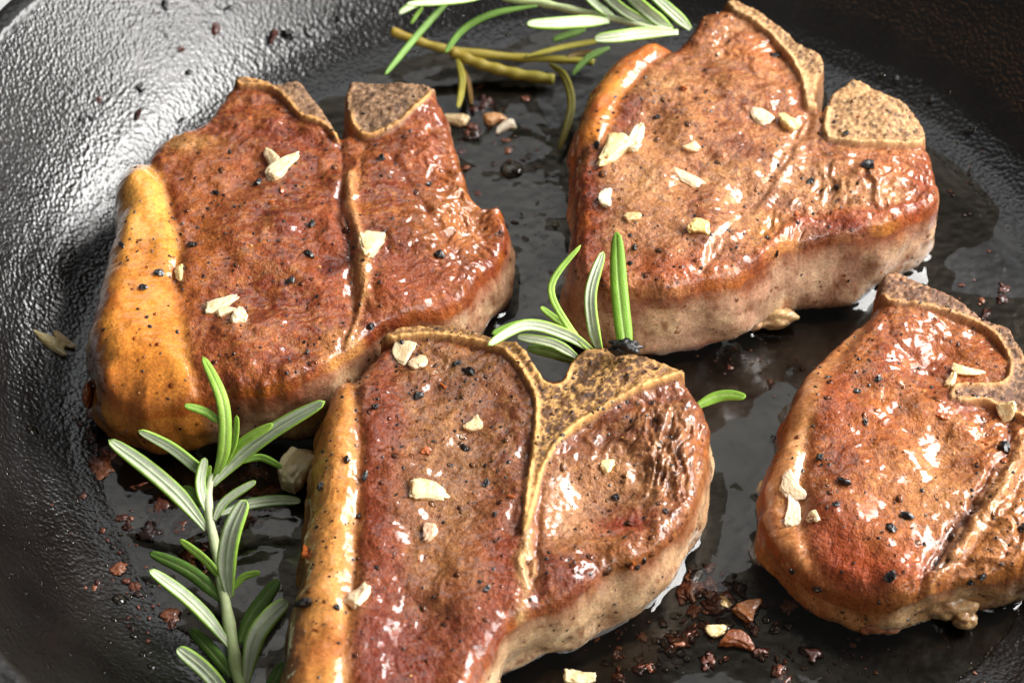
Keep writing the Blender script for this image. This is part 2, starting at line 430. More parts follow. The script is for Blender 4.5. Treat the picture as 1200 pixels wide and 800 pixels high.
    Z += 0.03 * rim_m - 0.035 * bone * (1 - rim_m) + 0.03 * bone * fbm(P3, 14, 2, seed + 34)
    edge_n = fbm(P3, 1.6, 3, seed + 41)
    Z = Z - round_ * (1 + 0.12 * edge_n)
    # --- colour
    lean_a, lean_b = lin(sp['lean'][0]), lin(sp['lean'][1])
    m1 = sstep(-0.30, 0.32, fbm(P3, 0.9, 5, seed + 51, 0.65))[:, None]
    col = lean_a * (1 - m1) + lean_b * m1
    m2 = sstep(0.05, 0.6, fbm(P3, 3.5, 4, seed + 52, 0.65))[:, None]; col = col * (1 - 0.6 * m2) + lin((112, 48, 20)) * 0.6 * m2
    mf_ = sstep(0.0, 0.45, fibre)[:, None] * 0.28; col = col * (1 - mf_) + lin((206, 140, 90)) * mf_
    md_ = sstep(0.05, 0.5, -fibre)[:, None] * 0.40; col = col * (1 - md_) + lin((108, 46, 22)) * md_
    ms_ = sstep(0.12, 0.5, fbm(P3, 1.7, 5, seed + 56, 0.7))[:, None] * 0.55; col = col * (1 - ms_) + lin((122, 54, 22)) * ms_
    m3 = sstep(0.1, 0.55, fbm(P3, 7.0, 3, seed + 53, 0.6))[:, None] * 0.30; col = col * (1 - m3) + lin((206, 148, 92)) * m3
    m4 = sstep(0.2, 0.6, fbm(P3, 10.0, 3, seed + 54, 0.6))[:, None] * 0.40; col = col * (1 - m4) + lin((84, 32, 14)) * m4
    warp = np.c_[fbm(P3, 1.2, 2, seed + 60), fbm(P3, 1.2, 2, seed + 61), np.zeros(n)] * 0.5
    th = sp.get('fiber', 0.4); R2 = np.array([[math.cos(th), -math.sin(th)], [math.sin(th), math.cos(th)]])
    q = np.c_[(XY + warp[:, :2]) @ R2 * [1.0, 2.6], np.full(n, seed * 1.7)]
    vein = 1 - np.abs(fbm(q, 2.0, 3, seed + 62, 0.55)) * 7
    vein = np.clip(vein, 0, 1)[:, None] * sp.get('vein', 0.35)
    col = col * (1 - vein) + lin((96, 38, 26)) * vein
    pale = np.clip(1 - np.abs(fbm(q + 31, 1.5, 3, seed + 63, 0.5)) * 8, 0, 1)[:, None] * 0.25
    col = col * (1 - pale) + lin((196, 150, 112)) * pale
    mc_ = sstep(0.10, 0.42, fbm(P3, 0.65, 5, seed + 58, 0.62))[:, None] * 0.55; col = col * (1 - mc_) + lin((96, 42, 18)) * mc_
    for (cx, cy, rx, ry, c, a) in sp.get('patches', []):
        cc = at(x0c + cx / kc, y0c + cy / kc, H); qq = (XY - cc[:2] + warp[:, :2] * 0.6)
        e = np.exp(-(((qq[:, 0] / (rx / kc / 52)) ** 2 + (qq[:, 1] / (ry / kc / 40)) ** 2)) ** 1.5)[:, None] * a
        col = col * (1 - e) + lin(c) * e
    col = col * np.array(sp.get('tint', (0.96, 0.90, 0.60)))
    # browned rim of the lean and the edge of the top
    er = (np.exp(-(d / np.clip(0.40 + 0.45 * edge_n, 0.08, 9)) ** 2) * sp.get('edge_brown', 0.92) * sstep(-0.45, 0.25, lowf + 0.3 * edge_n))[:, None]
    cg = sstep(-0.2, 0.4, fbm(P3, 1.8, 4, seed + 57, 0.65))[:, None]; col = col * (1 - er) + (C_CRUST * (1 - cg) + lin((172, 94, 38)) * cg) * er
    fb = (np.exp(-((fat_s + 0.2 + 0.2 * lowf) / 0.22) ** 2) * 0.55 * sp.get('fat_brown', 1) * sstep(-0.4, 0.4, fbm(P3, 1.1, 3, seed + 55)))[:, None]
    col = col * (1 - fb) + C_CRUST * 1.1 * fb
    fa, fbk = lin(sp['fatcol'][0]), lin(sp['fatcol'][1])
    mf = sstep(-0.4, 0.5, fbm(P3, 0.9, 4, seed + 71, 0.6) + sp.get('fatmix', 0.0))[:, None]
    fc = fa * (1 - mf) + fbk * mf
    fed = (np.exp(-(d / np.clip(0.25 + 0.3 * edge_n, .06, 9)) ** 2) * 0.75)[:, None]; fc = fc * (1 - fed) + lin((128, 58, 22)) * fed
    sp_ = (sstep(0.45, 0.7, fbm(P3, 6, 3, seed + 72)) * 0.5)[:, None]; fc = fc * (1 - sp_) + lin((120, 60, 24)) * sp_
    for (cx, cy, rx, ry, c, a) in sp.get('fatpatches', []):
        cc = at(x0c + cx / kc, y0c + cy / kc, H); qq = (XY - cc[:2] + warp[:, :2] * 0.6)
        e = np.exp(-(((qq[:, 0] / (rx / kc / 52)) ** 2 + (qq[:, 1] / (ry / kc / 40)) ** 2)) ** 1.5)[:, None] * a
        fc = fc * (1 - e) + lin(c) * e
    col = col * (1 - fat[:, None]) + fc * fat[:, None]
    strk = fbm(np.c_[q[:, 0] * 0.5, q[:, 1] * 3.0, q[:, 2]], 2.0, 3, seed + 73)[:, None]
    col = np.where(fat[:, None] > 0, col * (1 + 0.22 * strk * fat[:, None]) * (1 - fat[:, None] * np.array([-0.02, 0.04, 0.06])), col)
    for e, c, a in gcol:
        e = (e * a)[:, None] * (1 - bone[:, None]); col = col * (1 - e) + lin(c) * e
    spk = fbm(P3, 11, 3, seed + 81, 0.7); spk2 = fbm(P3, 22, 2, seed + 82)
    mar = lin(sp.get('marrow', (112, 82, 58)))
    lat = np.clip(1.15 - np.abs(fbm(P3 + 5, 5.5, 3, seed + 83, 0.6)) * 6.5, 0, 1)[:, None]
    bc = mar * np.ones((n, 3)) * (0.75 + 0.5 * sstep(-0.4, 0.4, fbm(P3, 1.2, 3, seed + 84))[:, None])
    bc = bc * (1 - lat * 0.85) + lin(sp.get('marrow2', (178, 140, 104))) * lat * 0.85
    k2 = sstep(0.12, 0.42, spk)[:, None] * (1 - lat) * 0.9; bc = bc * (1 - k2) + lin((44, 26, 18)) * k2
    k3 = sstep(0.2, 0.5, spk2)[:, None] * 0.5; bc = bc * (1 - k3) + lin((50, 30, 20)) * k3
    rm = np.clip(rim_m * 1.25, 0, 1)[:, None]; bc = bc * (1 - rm) + lin(sp.get('rimcol', (206, 150, 84))) * rm
    col = col * (1 - bone[:, None]) + bc * bone[:, None]
    rough = 0.40 + 0.10 * fbm(P3, 0.7, 2, seed + 91) - 0.06 * fat
    rough = np.where(bone > 0.5, 0.6 - 0.22 * rim_m, rough)
    # region id per vertex: 0 eye, 1 fat, 2 tenderloin, 3.. bones
    rid = np.where(ten_s > 0, 2, 0); rid = np.where(fat_s > 0, 1, rid)
    for k, b in enumerate(bones): rid = np.where(b > -0.02, 3 + k, rid)
    # --- sides
    K = 18; nb_ = len(bv); pos = {v: i for i, v in enumerate(bv)}
    ctr_grad = np.zeros((nb_, 2))
    a_, b_ = np.array([pos[v] for v in BE[:, 0]]), np.array([pos[v] for v in BE[:, 1]])
    tv = XY[BE[:, 1]] - XY[BE[:, 0]]; nv = np.c_[tv[:, 1], -tv[:, 0]]
    np.add.at(ctr_grad, a_, nv); np.add.at(ctr_grad, b_, nv)
    for _ in range(25):
        q2 = np.zeros_like(ctr_grad); np.add.at(q2, a_, ctr_grad[b_]); np.add.at(q2, b_, ctr_grad[a_]); ctr_grad = ctr_grad + q2
        ctr_grad /= np.linalg.norm(ctr_grad, axis=1)[:, None] + 1e-9
    ze = Z[bv]; VV = [np.c_[XY, Z]]; CC = [col]; RR = [rough]; SS = [fat]; prev = bv.copy(); FS = []; RS = []
    sfat = sstep(-0.25, 0.1, fat_s[bv]); sbone = bone[bv]
    deg = np.zeros(nb_); np.add.at(deg, a_, 1); np.add.at(deg, b_, 1)
    xs = XY[bv].copy()
    for k in range(1, K + 1):
        t = k / K
        for _ in range(8):
            q2 = np.zeros_like(xs); np.add.at(q2, a_, xs[b_]); np.add.at(q2, b_, xs[a_]); xs = 0.5 * xs + 0.5 * q2 / deg[:, None]
        z = ze * (1 - t) + 0.01
        q3 = np.c_[xs, z * 1.1 + seed * 1.9]
        o = sp.get('bulge', 0.14) * math.sin(math.pi * min(1, t * 1.08)) + 0.34 * (t ** 0.7) * fbm(q3, 0.7, 2, seed + 101) + 0.10 * fbm(q3, 1.7, 3, seed + 102) * min(1, 4 * t)
        o = o - 0.26 * max(0, t - 0.8) / 0.2
        o = o * (1 - 0.5 * sbone)
        if k == K: o = o - 0.1
        xy = xs + ctr_grad * o[:, None]
        VV.append(np.c_[xy, z])
        mm = sstep(-0.35, 0.4, fbm(q3, 1.0, 4, seed + 111, 0.6))[:, None]
        c = lin(sp.get('side', (196, 156, 122))) * (1 - mm) + lin(sp.get('side2', (164, 118, 92))) * mm
        stre = (sstep(0.1, 0.5, fbm(q3 * [1, 1, 1.4], 1.3, 4, seed + 117, 0.6)) * 0.6)[:, None]; c = c * (1 - stre) + lin((226, 198, 156)) * stre
        sp2 = (sstep(0.12, 0.5, fbm(q3 * [1, 1, 1.6], 2.6, 5, seed + 112, 0.7)) * 0.8)[:, None]; c = c * (1 - sp2) + lin((128, 74, 42)) * sp2
        cf = fa * 0.55 + fbk * 0.45; cf = cf * (1 - mm * 0.5) + lin((140, 66, 26)) * mm * 0.5
        c = c * (1 - sfat[:, None]) + cf * sfat[:, None]
        n1 = fbm(q3 * [1, 1, 0.7], 1.4, 4, seed + 115, 0.6); tb = 0.16 + 0.10 * fbm(q3, 0.6, 2, seed + 118)
        cr = (sstep(-0.22, 0.22, tb - t + 0.5 * n1 * (0.25 + t)) * 0.9 * (1 - 0.5 * sfat) + 0.85 * sstep(0.68, 1.02, t + 0.35 * n1))[:, None]
        cr = np.clip(cr, 0, 1); crc = C_CRUST * (1 - stre) + lin((176, 98, 42)) * stre; c = c * (1 - cr) + crc * cr
        c = c * (1 - 0.7 * sbone[:, None]) + lin((150, 106, 66)) * 0.7 * sbone[:, None]
        SS.append(0.8 + 0.2 * sfat); CC.append(c); RR.append(0.40 + 0.1 * fbm(q3, 1.5, 2, seed + 114))
        cur = n + (k - 1) * nb_ + np.arange(nb_)
        FS.append(np.c_[prev[a_], cur[a_], cur[b_], prev[b_]]); RS.append(rid[BE[:, 0]])
        prev = cur
    V = np.concatenate(VV); C = np.concatenate(CC); R_ = np.concatenate(RR); SF = np.r_[np.concatenate(SS), 0.0]
    # underside
    cen = len(V); V = np.vstack([V, [*XY[bv].mean(0), 0.012]]); C = np.vstack([C, C_CRUST]); R_ = np.r_[R_, 0.5]
    F = np.concatenate([Q] + FS)
    fr = np.concatenate([np.where((rid[Q] >= 3).sum(1) >= 2, rid[Q].max(1), np.sort(rid[Q], 1)[:, 1])] + RS)
    tri = rim_m[Q].mean(1) < 0.30; top = np.zeros(len(F), bool); top[:len(Q)] = tri & (bone[Q].min(1) > 0.5)
    fr = np.where(top & (fr >= 3), fr + 100, fr)
    # vertex normals for the whole surface
    nrm = np.zeros_like(V); fn = np.cross(V[F[:, 2]] - V[F[:, 0]], V[F[:, 3]] - V[F[:, 1]])
    for k in range(4): np.add.at(nrm, F[:, k], fn)
    nrm /= np.linalg.norm(nrm, axis=1)[:, None] + 1e-12; nrm[cen] = (0, 0, -1)
    base = np.r_[XY[bv].mean(0), 0.0]
    root = empty('lamb_chop', base, sp['label'], 'lamb chop', 'lamb loin chops searing in the skillet')
    made = {}
    names = {0: 'loin_eye', 1: 'fat_cap', 2: 'tenderloin'}
    for r in np.unique(fr):
        f = F[fr == r]; u = np.unique(f); rm_ = np.full(len(V), -1); rm_[u] = np.arange(len(u))
        par = made.get(int(r) - 100, root)
        made[int(r)] = mesh_obj(names.get(int(r), 'marrow' if r >= 100 else 'bone'), V[u], rm_[f], M_BONE if r >= 3 else M_CHOP, par, base, C[u], {'rough': R_[u], 'soft': SF[u]}, nrm[u])
    Zg = np.full(nx * ny, -1.0); Zg[used] = Z
    HF.append(dict(x0=lo[0], y0=lo[1], g=g, Z=Zg.reshape(nx, ny)))
    nxt = dict(zip(a_.tolist(), b_.tolist())); loop = [0]
    while nxt[loop[-1]] != 0 and len(loop) < nb_: loop.append(nxt[loop[-1]])
    BASES.append(resample(VV[-2][loop, :2], 150))
    side = np.arange(n + 2 * nb_, n + (K - 3) * nb_); side = side[nrm[side, 1] < 0.1]
    sp['side_v'] = V[side]; sp['side_n'] = nrm[side]; sp['root'] = root; sp['base'] = base
    sp['U'] = U; sp['outl'] = outl
    return root

CH1 = dict(crop=(80, 80, 1.8185), H=2.5, seed=1, label='reddish seared lamb chop with thick golden fat edge beside the pebbled pan wall',
    outline=[(150, 192), (180, 165), (215, 142), (265, 125), (300, 105), (325, 72), (345, 50), (368, 34), (405, 34), (445, 46), (492, 38), (515, 62), (540, 98), (562, 132), (578, 146),
             (590, 128), (588, 90), (596, 58), (615, 44), (690, 46), (768, 54), (800, 95), (828, 160), (843, 222), (856, 258), (886, 276), (920, 272), (932, 310), (925, 365), (900, 410), (872, 450),
             (850, 488), (815, 515), (755, 528), (690, 545), (640, 578), (590, 614), (550, 640), (480, 668), (410, 684), (330, 678), (280, 688), (240, 700), (175, 706), (112, 692), (68, 660), (48, 622), (42, 560), (56, 490), (80, 420), (90, 340), (97, 262), (115, 218)],
    fat=[(150, 180), (185, 222), (205, 262), (220, 310), (232, 350), (236, 400), (230, 450), (240, 520), (254, 590), (266, 650), (275, 720), (180, 790), (20, 740), (0, 550), (60, 300), (90, 200)],
    tender=[(578, 140), (590, 220), (586, 300), (600, 360), (612, 430), (616, 500), (592, 570), (560, 640), (700, 700), (1000, 500), (980, 200), (800, 20), (700, 100), (620, 150)],
    bones=[[(360, 20), (436, 30), (500, 22), (522, 55), (552, 100), (578, 150), (566, 150), (545, 128), (492, 108), (464, 76), (436, 50), (400, 42), (362, 40)],
           [(592, 52), (612, 30), (700, 34), (776, 46), (776, 64), (746, 96), (700, 130), (642, 149), (612, 136), (594, 98)]],
    lean=[(158, 84, 50), (120, 48, 28)], fatcol=[(226, 156, 64), (186, 106, 42)], fatmix=0.12, fiber=0.2, vein=0.25,
    grooves=[([(580, 150), (584, 220), (580, 300), (596, 370), (606, 440), (608, 520), (580, 590)], 0.10, 0.16, (120, 58, 34), 1.3),
             ([(600, 230), (606, 300), (622, 360), (626, 440), (622, 510), (600, 575)], 0.12, -0.14, (214, 156, 96), 1.2, 0.7),
             ([(690, 190), (740, 262), (800, 345), (850, 430), (862, 480)], 0.10, 0.13, (120, 60, 34), 1.2, 0.6),
             ([(655, 190), (720, 280), (780, 350), (835, 440)], 0.22, -0.06),
             ([(630, 160), (610, 260)], 0.07, 0.07, (190, 120, 70), 1.6, 0.5), ([(285, 112), (300, 170), (330, 260)], 0.5, 0.06),
             ([(320, 130), (420, 140), (520, 160), (575, 165)], 0.2, 0.08, (120, 50, 26), 1.5, 0.5)],
    bumps=[(150, 330, 60, 160, 0.10), (140, 690, 150, 90, -0.25), (420, 400, 140, 160, 0.14), (700, 430, 90, 120, 0.10), (880, 330, 70, 90, -0.55), (820, 200, 60, 90, -0.12), (690, 100, 90, 40, 0.08), (470, 80, 70, 50, 0.05)],
    crags=[(860, 300, 100, 150, 0.16), (720, 430, 120, 140, 0.07), (780, 160, 70, 80, 0.10), (440, 130, 130, 60, 0.06)],
    patches=[(560, 400, 60, 160, (178, 92, 66), 0.5), (820, 290, 90, 110, (170, 108, 62), 0.75), (760, 190, 60, 80, (150, 72, 44), 0.5), (330, 230, 110, 90, (170, 100, 62), 0.5), (250, 150, 70, 30, (206, 156, 104), 0.6), (280, 420, 40, 130, (188, 108, 54), 0.6), (740, 460, 100, 80, (150, 76, 54), 0.6), (585, 610, 40, 40, (206, 150, 96), 0.9), (570, 430, 26, 26, (70, 10, 14), 0.8)],
    fatpatches=[(150, 280, 70, 130, (236, 174, 84), 0.85), (150, 560, 70, 120, (220, 142, 60), 0.7), (90, 690, 120, 60, (186, 100, 44), 0.5)])
CH3 = dict(crop=(310, 360, 1.818), H=2.5, seed=3, label='front lamb chop with T-shaped bone and long orange fat strip, nearest the viewer',
    outline=[(255, 62), (290, 44), (350, 46), (430, 56), (490, 74), (530, 84), (556, 100), (576, 128), (600, 152), (630, 156), (648, 132), (662, 112), (700, 102), (760, 112), (830, 130), (884, 146), (914, 180), (942, 230), (950, 262), (946, 310),
             (936, 352), (930, 400), (912, 440), (860, 500), (800, 540), (740, 562), (680, 596), (630, 628), (580, 648), (535, 668), (500, 700), (468, 750), (440, 800), (400, 850), (300, 880), (150, 880), (60, 850), (38, 800), (44, 720), (60, 600), (76, 500), (88, 400), (102, 300), (118, 220), (142, 165), (182, 134), (222, 112), (242, 84)],
    fat=[(182, 120), (190, 180), (196, 240), (200, 310), (196, 390), (190, 500), (184, 600), (180, 700), (176, 800), (170, 900), (20, 920), (0, 700), (40, 400), (80, 200), (140, 130)],
    tender=[(545, 90), (570, 250), (562, 340), (552, 430), (545, 500), (552, 600), (535, 680), (620, 760), (1000, 520), (1000, 200), (880, 100), (700, 60)],
    bones=[[(250, 50), (350, 30), (440, 42), (510, 66), (548, 84), (580, 128), (600, 160), (634, 160), (654, 112), (700, 90), (780, 102), (890, 138), (884, 150), (800, 184), (722, 224), (664, 260), (624, 304), (596, 352), (578, 420), (560, 480), (546, 480), (552, 420), (562, 340), (572, 262), (572, 196), (544, 138), (500, 92), (430, 70), (350, 60), (260, 66)]],
    tint=(0.92, 0.94, 0.76), lean=[(150, 94, 62), (118, 60, 38)], fatcol=[(212, 150, 80), (182, 112, 56)], fatmix=-0.1, fiber=1.3, vein=0.35, marrow=(112, 72, 36), marrow2=(216, 164, 92), rimcol=(222, 168, 98),
    grooves=[([(560, 470), (556, 540), (560, 600), (545, 645)], 0.09, -0.10, (226, 178, 120), 1.5, 0.8), ([(590, 390), (582, 460), (578, 540), (566, 600)], 0.07, 0.16, (150, 90, 60), 1.0, 0.6),
             ([(530, 150), (556, 220), (556, 300), (544, 400), (534, 480)], 0.10, 0.10, (118, 70, 46), 1.4, 0.6),
             ([(640, 310), (700, 250), (800, 205), (880, 180)], 0.12, 0.12, (120, 60, 38), 1.3, 0.6),
             ([(830, 250), (870, 290), (885, 340), (860, 380)], 0.06, 0.10, (84, 40, 26), 1.2, 0.7), ([(800, 270), (830, 340), (900, 390)], 0.06, 0.09, (96, 48, 30), 1.2, 0.6),
             ([(600, 590), (680, 545), (760, 510), (830, 470)], 0.2, -0.10), ([(250, 170), (262, 300), (268, 420), (255, 560), (240, 680)], 0.35, -0.07)],
    bumps=[(150, 450, 60, 400, 0.05), (390, 380, 110, 260, -0.10), (710, 430, 95, 75, -0.32), (880, 300, 70, 120, 0.08), (760, 140, 110, 50, 0.08), (320, 130, 90, 70, -0.08), (470, 640, 90, 100, 0.06), (330, 830, 200, 90, -0.1)],
    crags=[(870, 310, 90, 140, 0.17), (760, 300, 100, 55, 0.10), (640, 600, 90, 60, 0.08), (330, 120, 90, 60, 0.05)],
    patches=[(250, 400, 45, 330, (134, 52, 30), 0.85), (500, 560, 70, 150, (142, 54, 30), 0.85), (390, 350, 110, 170, (156, 108, 76), 0.55), (390, 560, 90, 90, (164, 106, 66), 0.5), (330, 730, 160, 100, (120, 42, 24), 0.8), (420, 150, 90, 50, (128, 78, 52), 0.6), (410, 100, 90, 30, (160, 110, 70), 0.6),
             (760, 450, 62, 30, (146, 40, 20), 0.85), (660, 430, 70, 70, (196, 140, 108), 0.8), (770, 340, 70, 40, (190, 132, 96), 0.7), (880, 270, 60, 90, (166, 112, 76), 0.7), (640, 560, 60, 50, (112, 42, 24), 0.85), (820, 520, 80, 40, (150, 84, 44), 0.6), (690, 290, 70, 30, (112, 58, 38), 0.6), (720, 510, 90, 30, (158, 94, 48), 0.6)],
    side=(214, 178, 138), side2=(188, 146, 108), fatpatches=[(130, 330, 60, 200, (222, 156, 76), 0.5)])
CH2 = dict(crop=(640, 0, 1.904), H=2.7, seed=5, label='tan lamb chop with garlic clump and wedge of bone, below the pale rosemary sprig',
    outline=[(410, 8), (440, 16), (500, 56), (560, 106), (606, 132), (614, 168), (602, 204), (594, 236), (606, 250), (624, 250), (634, 222), (660, 202), (690, 192), (735, 216), (792, 242), (834, 288), (845, 325), (868, 368), (878, 420), (866, 462), (810, 488), (760, 506),
             (690, 526), (610, 534), (530, 560), (455, 600), (400, 628), (330, 640), (270, 656), (200, 650), (130, 640), (82, 622), (64, 560), (66, 450), (62, 370), (68, 285), (86, 222), (112, 172), (142, 132), (190, 102), (240, 88), (290, 92), (328, 64), (348, 34), (378, 22)],
    fat=[(285, 80), (262, 112), (236, 138), (205, 168), (182, 194), (158, 240), (140, 280), (118, 320), (96, 310), (40, 330), (60, 200), (120, 110), (200, 70)],
    tender=[(600, 230), (560, 320), (505, 400), (455, 470), (395, 530), (345, 605), (420, 680), (700, 600), (950, 480), (900, 280), (700, 150)],
    bones=[[(398, -8), (446, 0), (510, 44), (570, 94), (622, 124), (626, 176), (604, 240), (578, 240), (568, 186), (550, 144), (520, 104), (462, 54), (414, 22)],
           [(622, 308), (618, 270), (632, 222), (660, 196), (692, 180), (742, 208), (804, 240), (846, 288), (836, 322), (762, 328), (692, 324), (644, 316)]],
    tint=(1.05, 1.08, 0.98), lean=[(184, 128, 88), (160, 98, 64)], fatcol=[(216, 140, 60), (184, 100, 42)], fiber=0.9, vein=0.5, marrow=(160, 116, 74), marrow2=(212, 172, 118), rimcol=(214, 168, 112),
    grooves=[([(590, 250), (552, 320), (502, 400), (452, 470), (398, 530), (350, 600)], 0.09, 0.13, (206, 148, 110), 1.6, 0.6), ([(560, 330), (520, 395), (470, 460), (430, 520)], 0.2, -0.12),
             ([(620, 345), (700, 350), (800, 360), (850, 380)], 0.10, 0.10, (150, 86, 50), 1.3, 0.6), ([(480, 560), (560, 500), (640, 480), (740, 480), (840, 450)], 0.14, -0.12, (150, 60, 24), 1.5, 0.7),
             ([(520, 150), (555, 200), (570, 250)], 0.12, 0.10, (170, 96, 58), 1.5, 0.5), ([(360, 60), (400, 110), (450, 160), (520, 190)], 0.18, 0.07)],
    bumps=[(320, 350, 150, 170, 0.10), (760, 430, 90, 60, 0.02), (720, 260, 90, 60, 0.10), (500, 60, 80, 60, 0.0), (120, 560, 80, 90, -0.1), (830, 420, 60, 60, -0.15)],
    crags=[(780, 420, 110, 70, 0.11), (560, 500, 90, 70, 0.10), (430, 100, 80, 70, 0.07), (640, 400, 90, 60, 0.08)],
    patches=[(95, 470, 45, 170, (112, 34, 16), 0.95), (300, 600, 120, 46, (152, 68, 26), 0.85), (130, 250, 50, 60, (140, 60, 26), 0.5), (170, 250, 40, 60, (112, 44, 26), 0.8), (360, 100, 60, 50, (176, 110, 70), 0.6), (470, 110, 60, 60, (188, 112, 66), 0.6), (760, 370, 90, 45, (180, 104, 54), 0.8), (770, 490, 70, 26, (204, 140, 60), 0.8), (660, 510, 70, 24, (96, 30, 14), 0.9), (500, 520, 60, 40, (206, 140, 80), 0.8), (840, 400, 40, 60, (138, 56, 26), 0.8), (240, 400, 70, 150, (192, 136, 94), 0.5), (560, 400, 60, 60, (196, 140, 100), 0.5)],
    side=(204, 168, 136), side2=(176, 134, 108), fat_brown=0.8)
CH4 = dict(crop=(850, 310, 1.777), H=1.75, seed=8, label='pear-shaped lamb chop with pale fat edge, partly out of frame on the far side',
    outline=[(318, 50), (345, 30), (420, 56), (490, 90), (540, 124), (584, 138), (602, 172), (640, 225), (700, 290), (752, 380), (774, 490), (750, 580), (690, 610), (610, 640), (550, 654), (480, 662), (415, 680), (345, 686), (272, 668), (204, 640), (142, 604), (98, 562), (78, 515), (80, 450), (102, 380), (122, 310), (152, 250), (200, 182), (258, 132), (300, 95)],
    fat=[(312, 70), (288, 118), (240, 182), (204, 240), (182, 300), (170, 370), (160, 450), (160, 530), (190, 596), (254, 650), (330, 676), (340, 760), (180, 760), (20, 640), (20, 450), (120, 240), (270, 90)],
    tender=[(600, 310), (600, 380), (562, 440), (502, 520), (442, 600), (412, 650), (405, 740), (560, 780), (850, 600), (800, 300), (650, 220)],
    bones=[[(312, 40), (345, 16), (425, 44), (500, 80), (550, 112), (594, 126), (616, 170), (640, 226), (668, 270), (640, 330), (596, 312), (545, 292), (500, 292), (466, 284), (468, 264), (486, 250), (560, 250), (584, 234), (586, 200), (570, 162), (538, 130), (470, 106), (400, 92), (336, 80)]],
    lean=[(184, 112, 68), (152, 72, 40)], fatcol=[(206, 150, 96), (184, 116, 62)], fiber=0.5, vein=0.45, marrow=(112, 76, 54), marrow2=(182, 138, 98), rimcol=(212, 156, 96), edge_brown=0.4,
    grooves=[([(590, 330), (594, 385), (556, 445), (496, 525), (436, 605), (408, 660), (402, 715)], 0.09, 0.15, (120, 60, 36), 1.2, 0.7),
             ([(620, 350), (612, 400), (570, 470), (510, 550), (460, 620), (430, 660)], 0.12, -0.14, (214, 158, 104), 1.2, 0.6), ([(520, 500), (480, 560), (440, 630)], 0.06, 0.09, (70, 40, 28), 1.4, 0.8),
             ([(640, 400), (600, 480), (540, 560), (470, 650)], 0.06, 0.08, (170, 110, 66), 1.5, 0.5), ([(690, 420), (640, 520), (580, 610)], 0.07, 0.09, (160, 100, 60), 1.5, 0.5),
             ([(330, 100), (350, 160), (400, 190), (460, 240)], 0.10, 0.08, (150, 86, 52), 1.4, 0.5)],
    bumps=[(450, 170, 100, 60, -0.16), (330, 430, 140, 200, 0.10), (110, 480, 60, 160, -0.22), (200, 660, 130, 70, -0.3), (600, 520, 80, 120, 0.10), (480, 690, 120, 40, -0.15), (450, 60, 120, 50, 0.06)],
    crags=[(620, 500, 110, 170, 0.14), (450, 170, 100, 60, 0.07), (480, 660, 120, 50, 0.10), (120, 560, 60, 100, 0.06)],
    patches=[(250, 590, 90, 60, (158, 66, 26), 0.75), (320, 620, 90, 60, (168, 72, 34), 0.6), (230, 300, 40, 90, (150, 70, 36), 0.7), (430, 170, 90, 50, (150, 76, 40), 0.7), (440, 440, 70, 120, (188, 136, 100), 0.6), (330, 330, 90, 60, (184, 104, 54), 0.5), (350, 500, 90, 80, (186, 120, 78), 0.5), (590, 560, 90, 120, (190, 132, 82), 0.7), (330, 700, 90, 30, (196, 142, 96), 0.8)],
    side=(212, 172, 126), side2=(190, 142, 94), bulge=0.06)
CHOPS = [CH1, CH3, CH2, CH4]
for c in CHOPS: build_chop(c)

# ------------------------------------------------------------------ oil film with a meniscus round each chop
def oil():
    g = 0.065; R = 11.9; k = int(2 * R / g) + 1
    a = -R + np.arange(k) * g; gx, gy = np.meshgrid(a, a, indexing='ij'); P = np.c_[gx.ravel(), gy.ravel()]
    r = np.hypot(P[:, 0], P[:, 1])
    P3 = np.c_[P, np.zeros(len(P))]
    z = 0.04 + 0.085 * fbm(P3, 0.33, 3, 77) + 0.022 * fbm(P3, 1.0, 2, 78) + 0.005 * fbm(P3, 3.0, 2, 80)
    dm = np.full(len(P), 9.0)
    for b in BASES:
        d, _ = sdf(P, b); dm = np.minimum(dm, -d)
    men = 0.30 * np.exp(-np.clip(dm, 0, 9) / 0.24) + 0.03 * np.exp(-np.clip(dm, 0, 9) / 0.7)
    men = men * (1 - sstep(10.4, 11.2, r)) * (0.8 + 0.2 * sstep(-0.3, 0.3, fbm(P3, 0.5, 2, 81)))
    z = z + men
    keep = (z > pan_z(r) - 0.03) & (r < R) & (dm > -0.35)
    K2 = keep.reshape(k, k); c = K2[:-1, :-1] & K2[1:, :-1] & K2[1:, 1:] & K2[:-1, 1:]
    i, j = np.nonzero(c); Q = np.c_[i * k + j, (i + 1) * k + j, (i + 1) * k + j + 1, i * k + j + 1]
    u = np.unique(Q); m = np.full(len(P), -1); m[u] = np.arange(len(u))
    o = mesh_obj('oil_film', np.c_[P, z][u], m[Q], M_OIL)
    tag(o, 'thin brown oil pooled on the skillet floor round the chops', None, None, 'stuff')
oil()

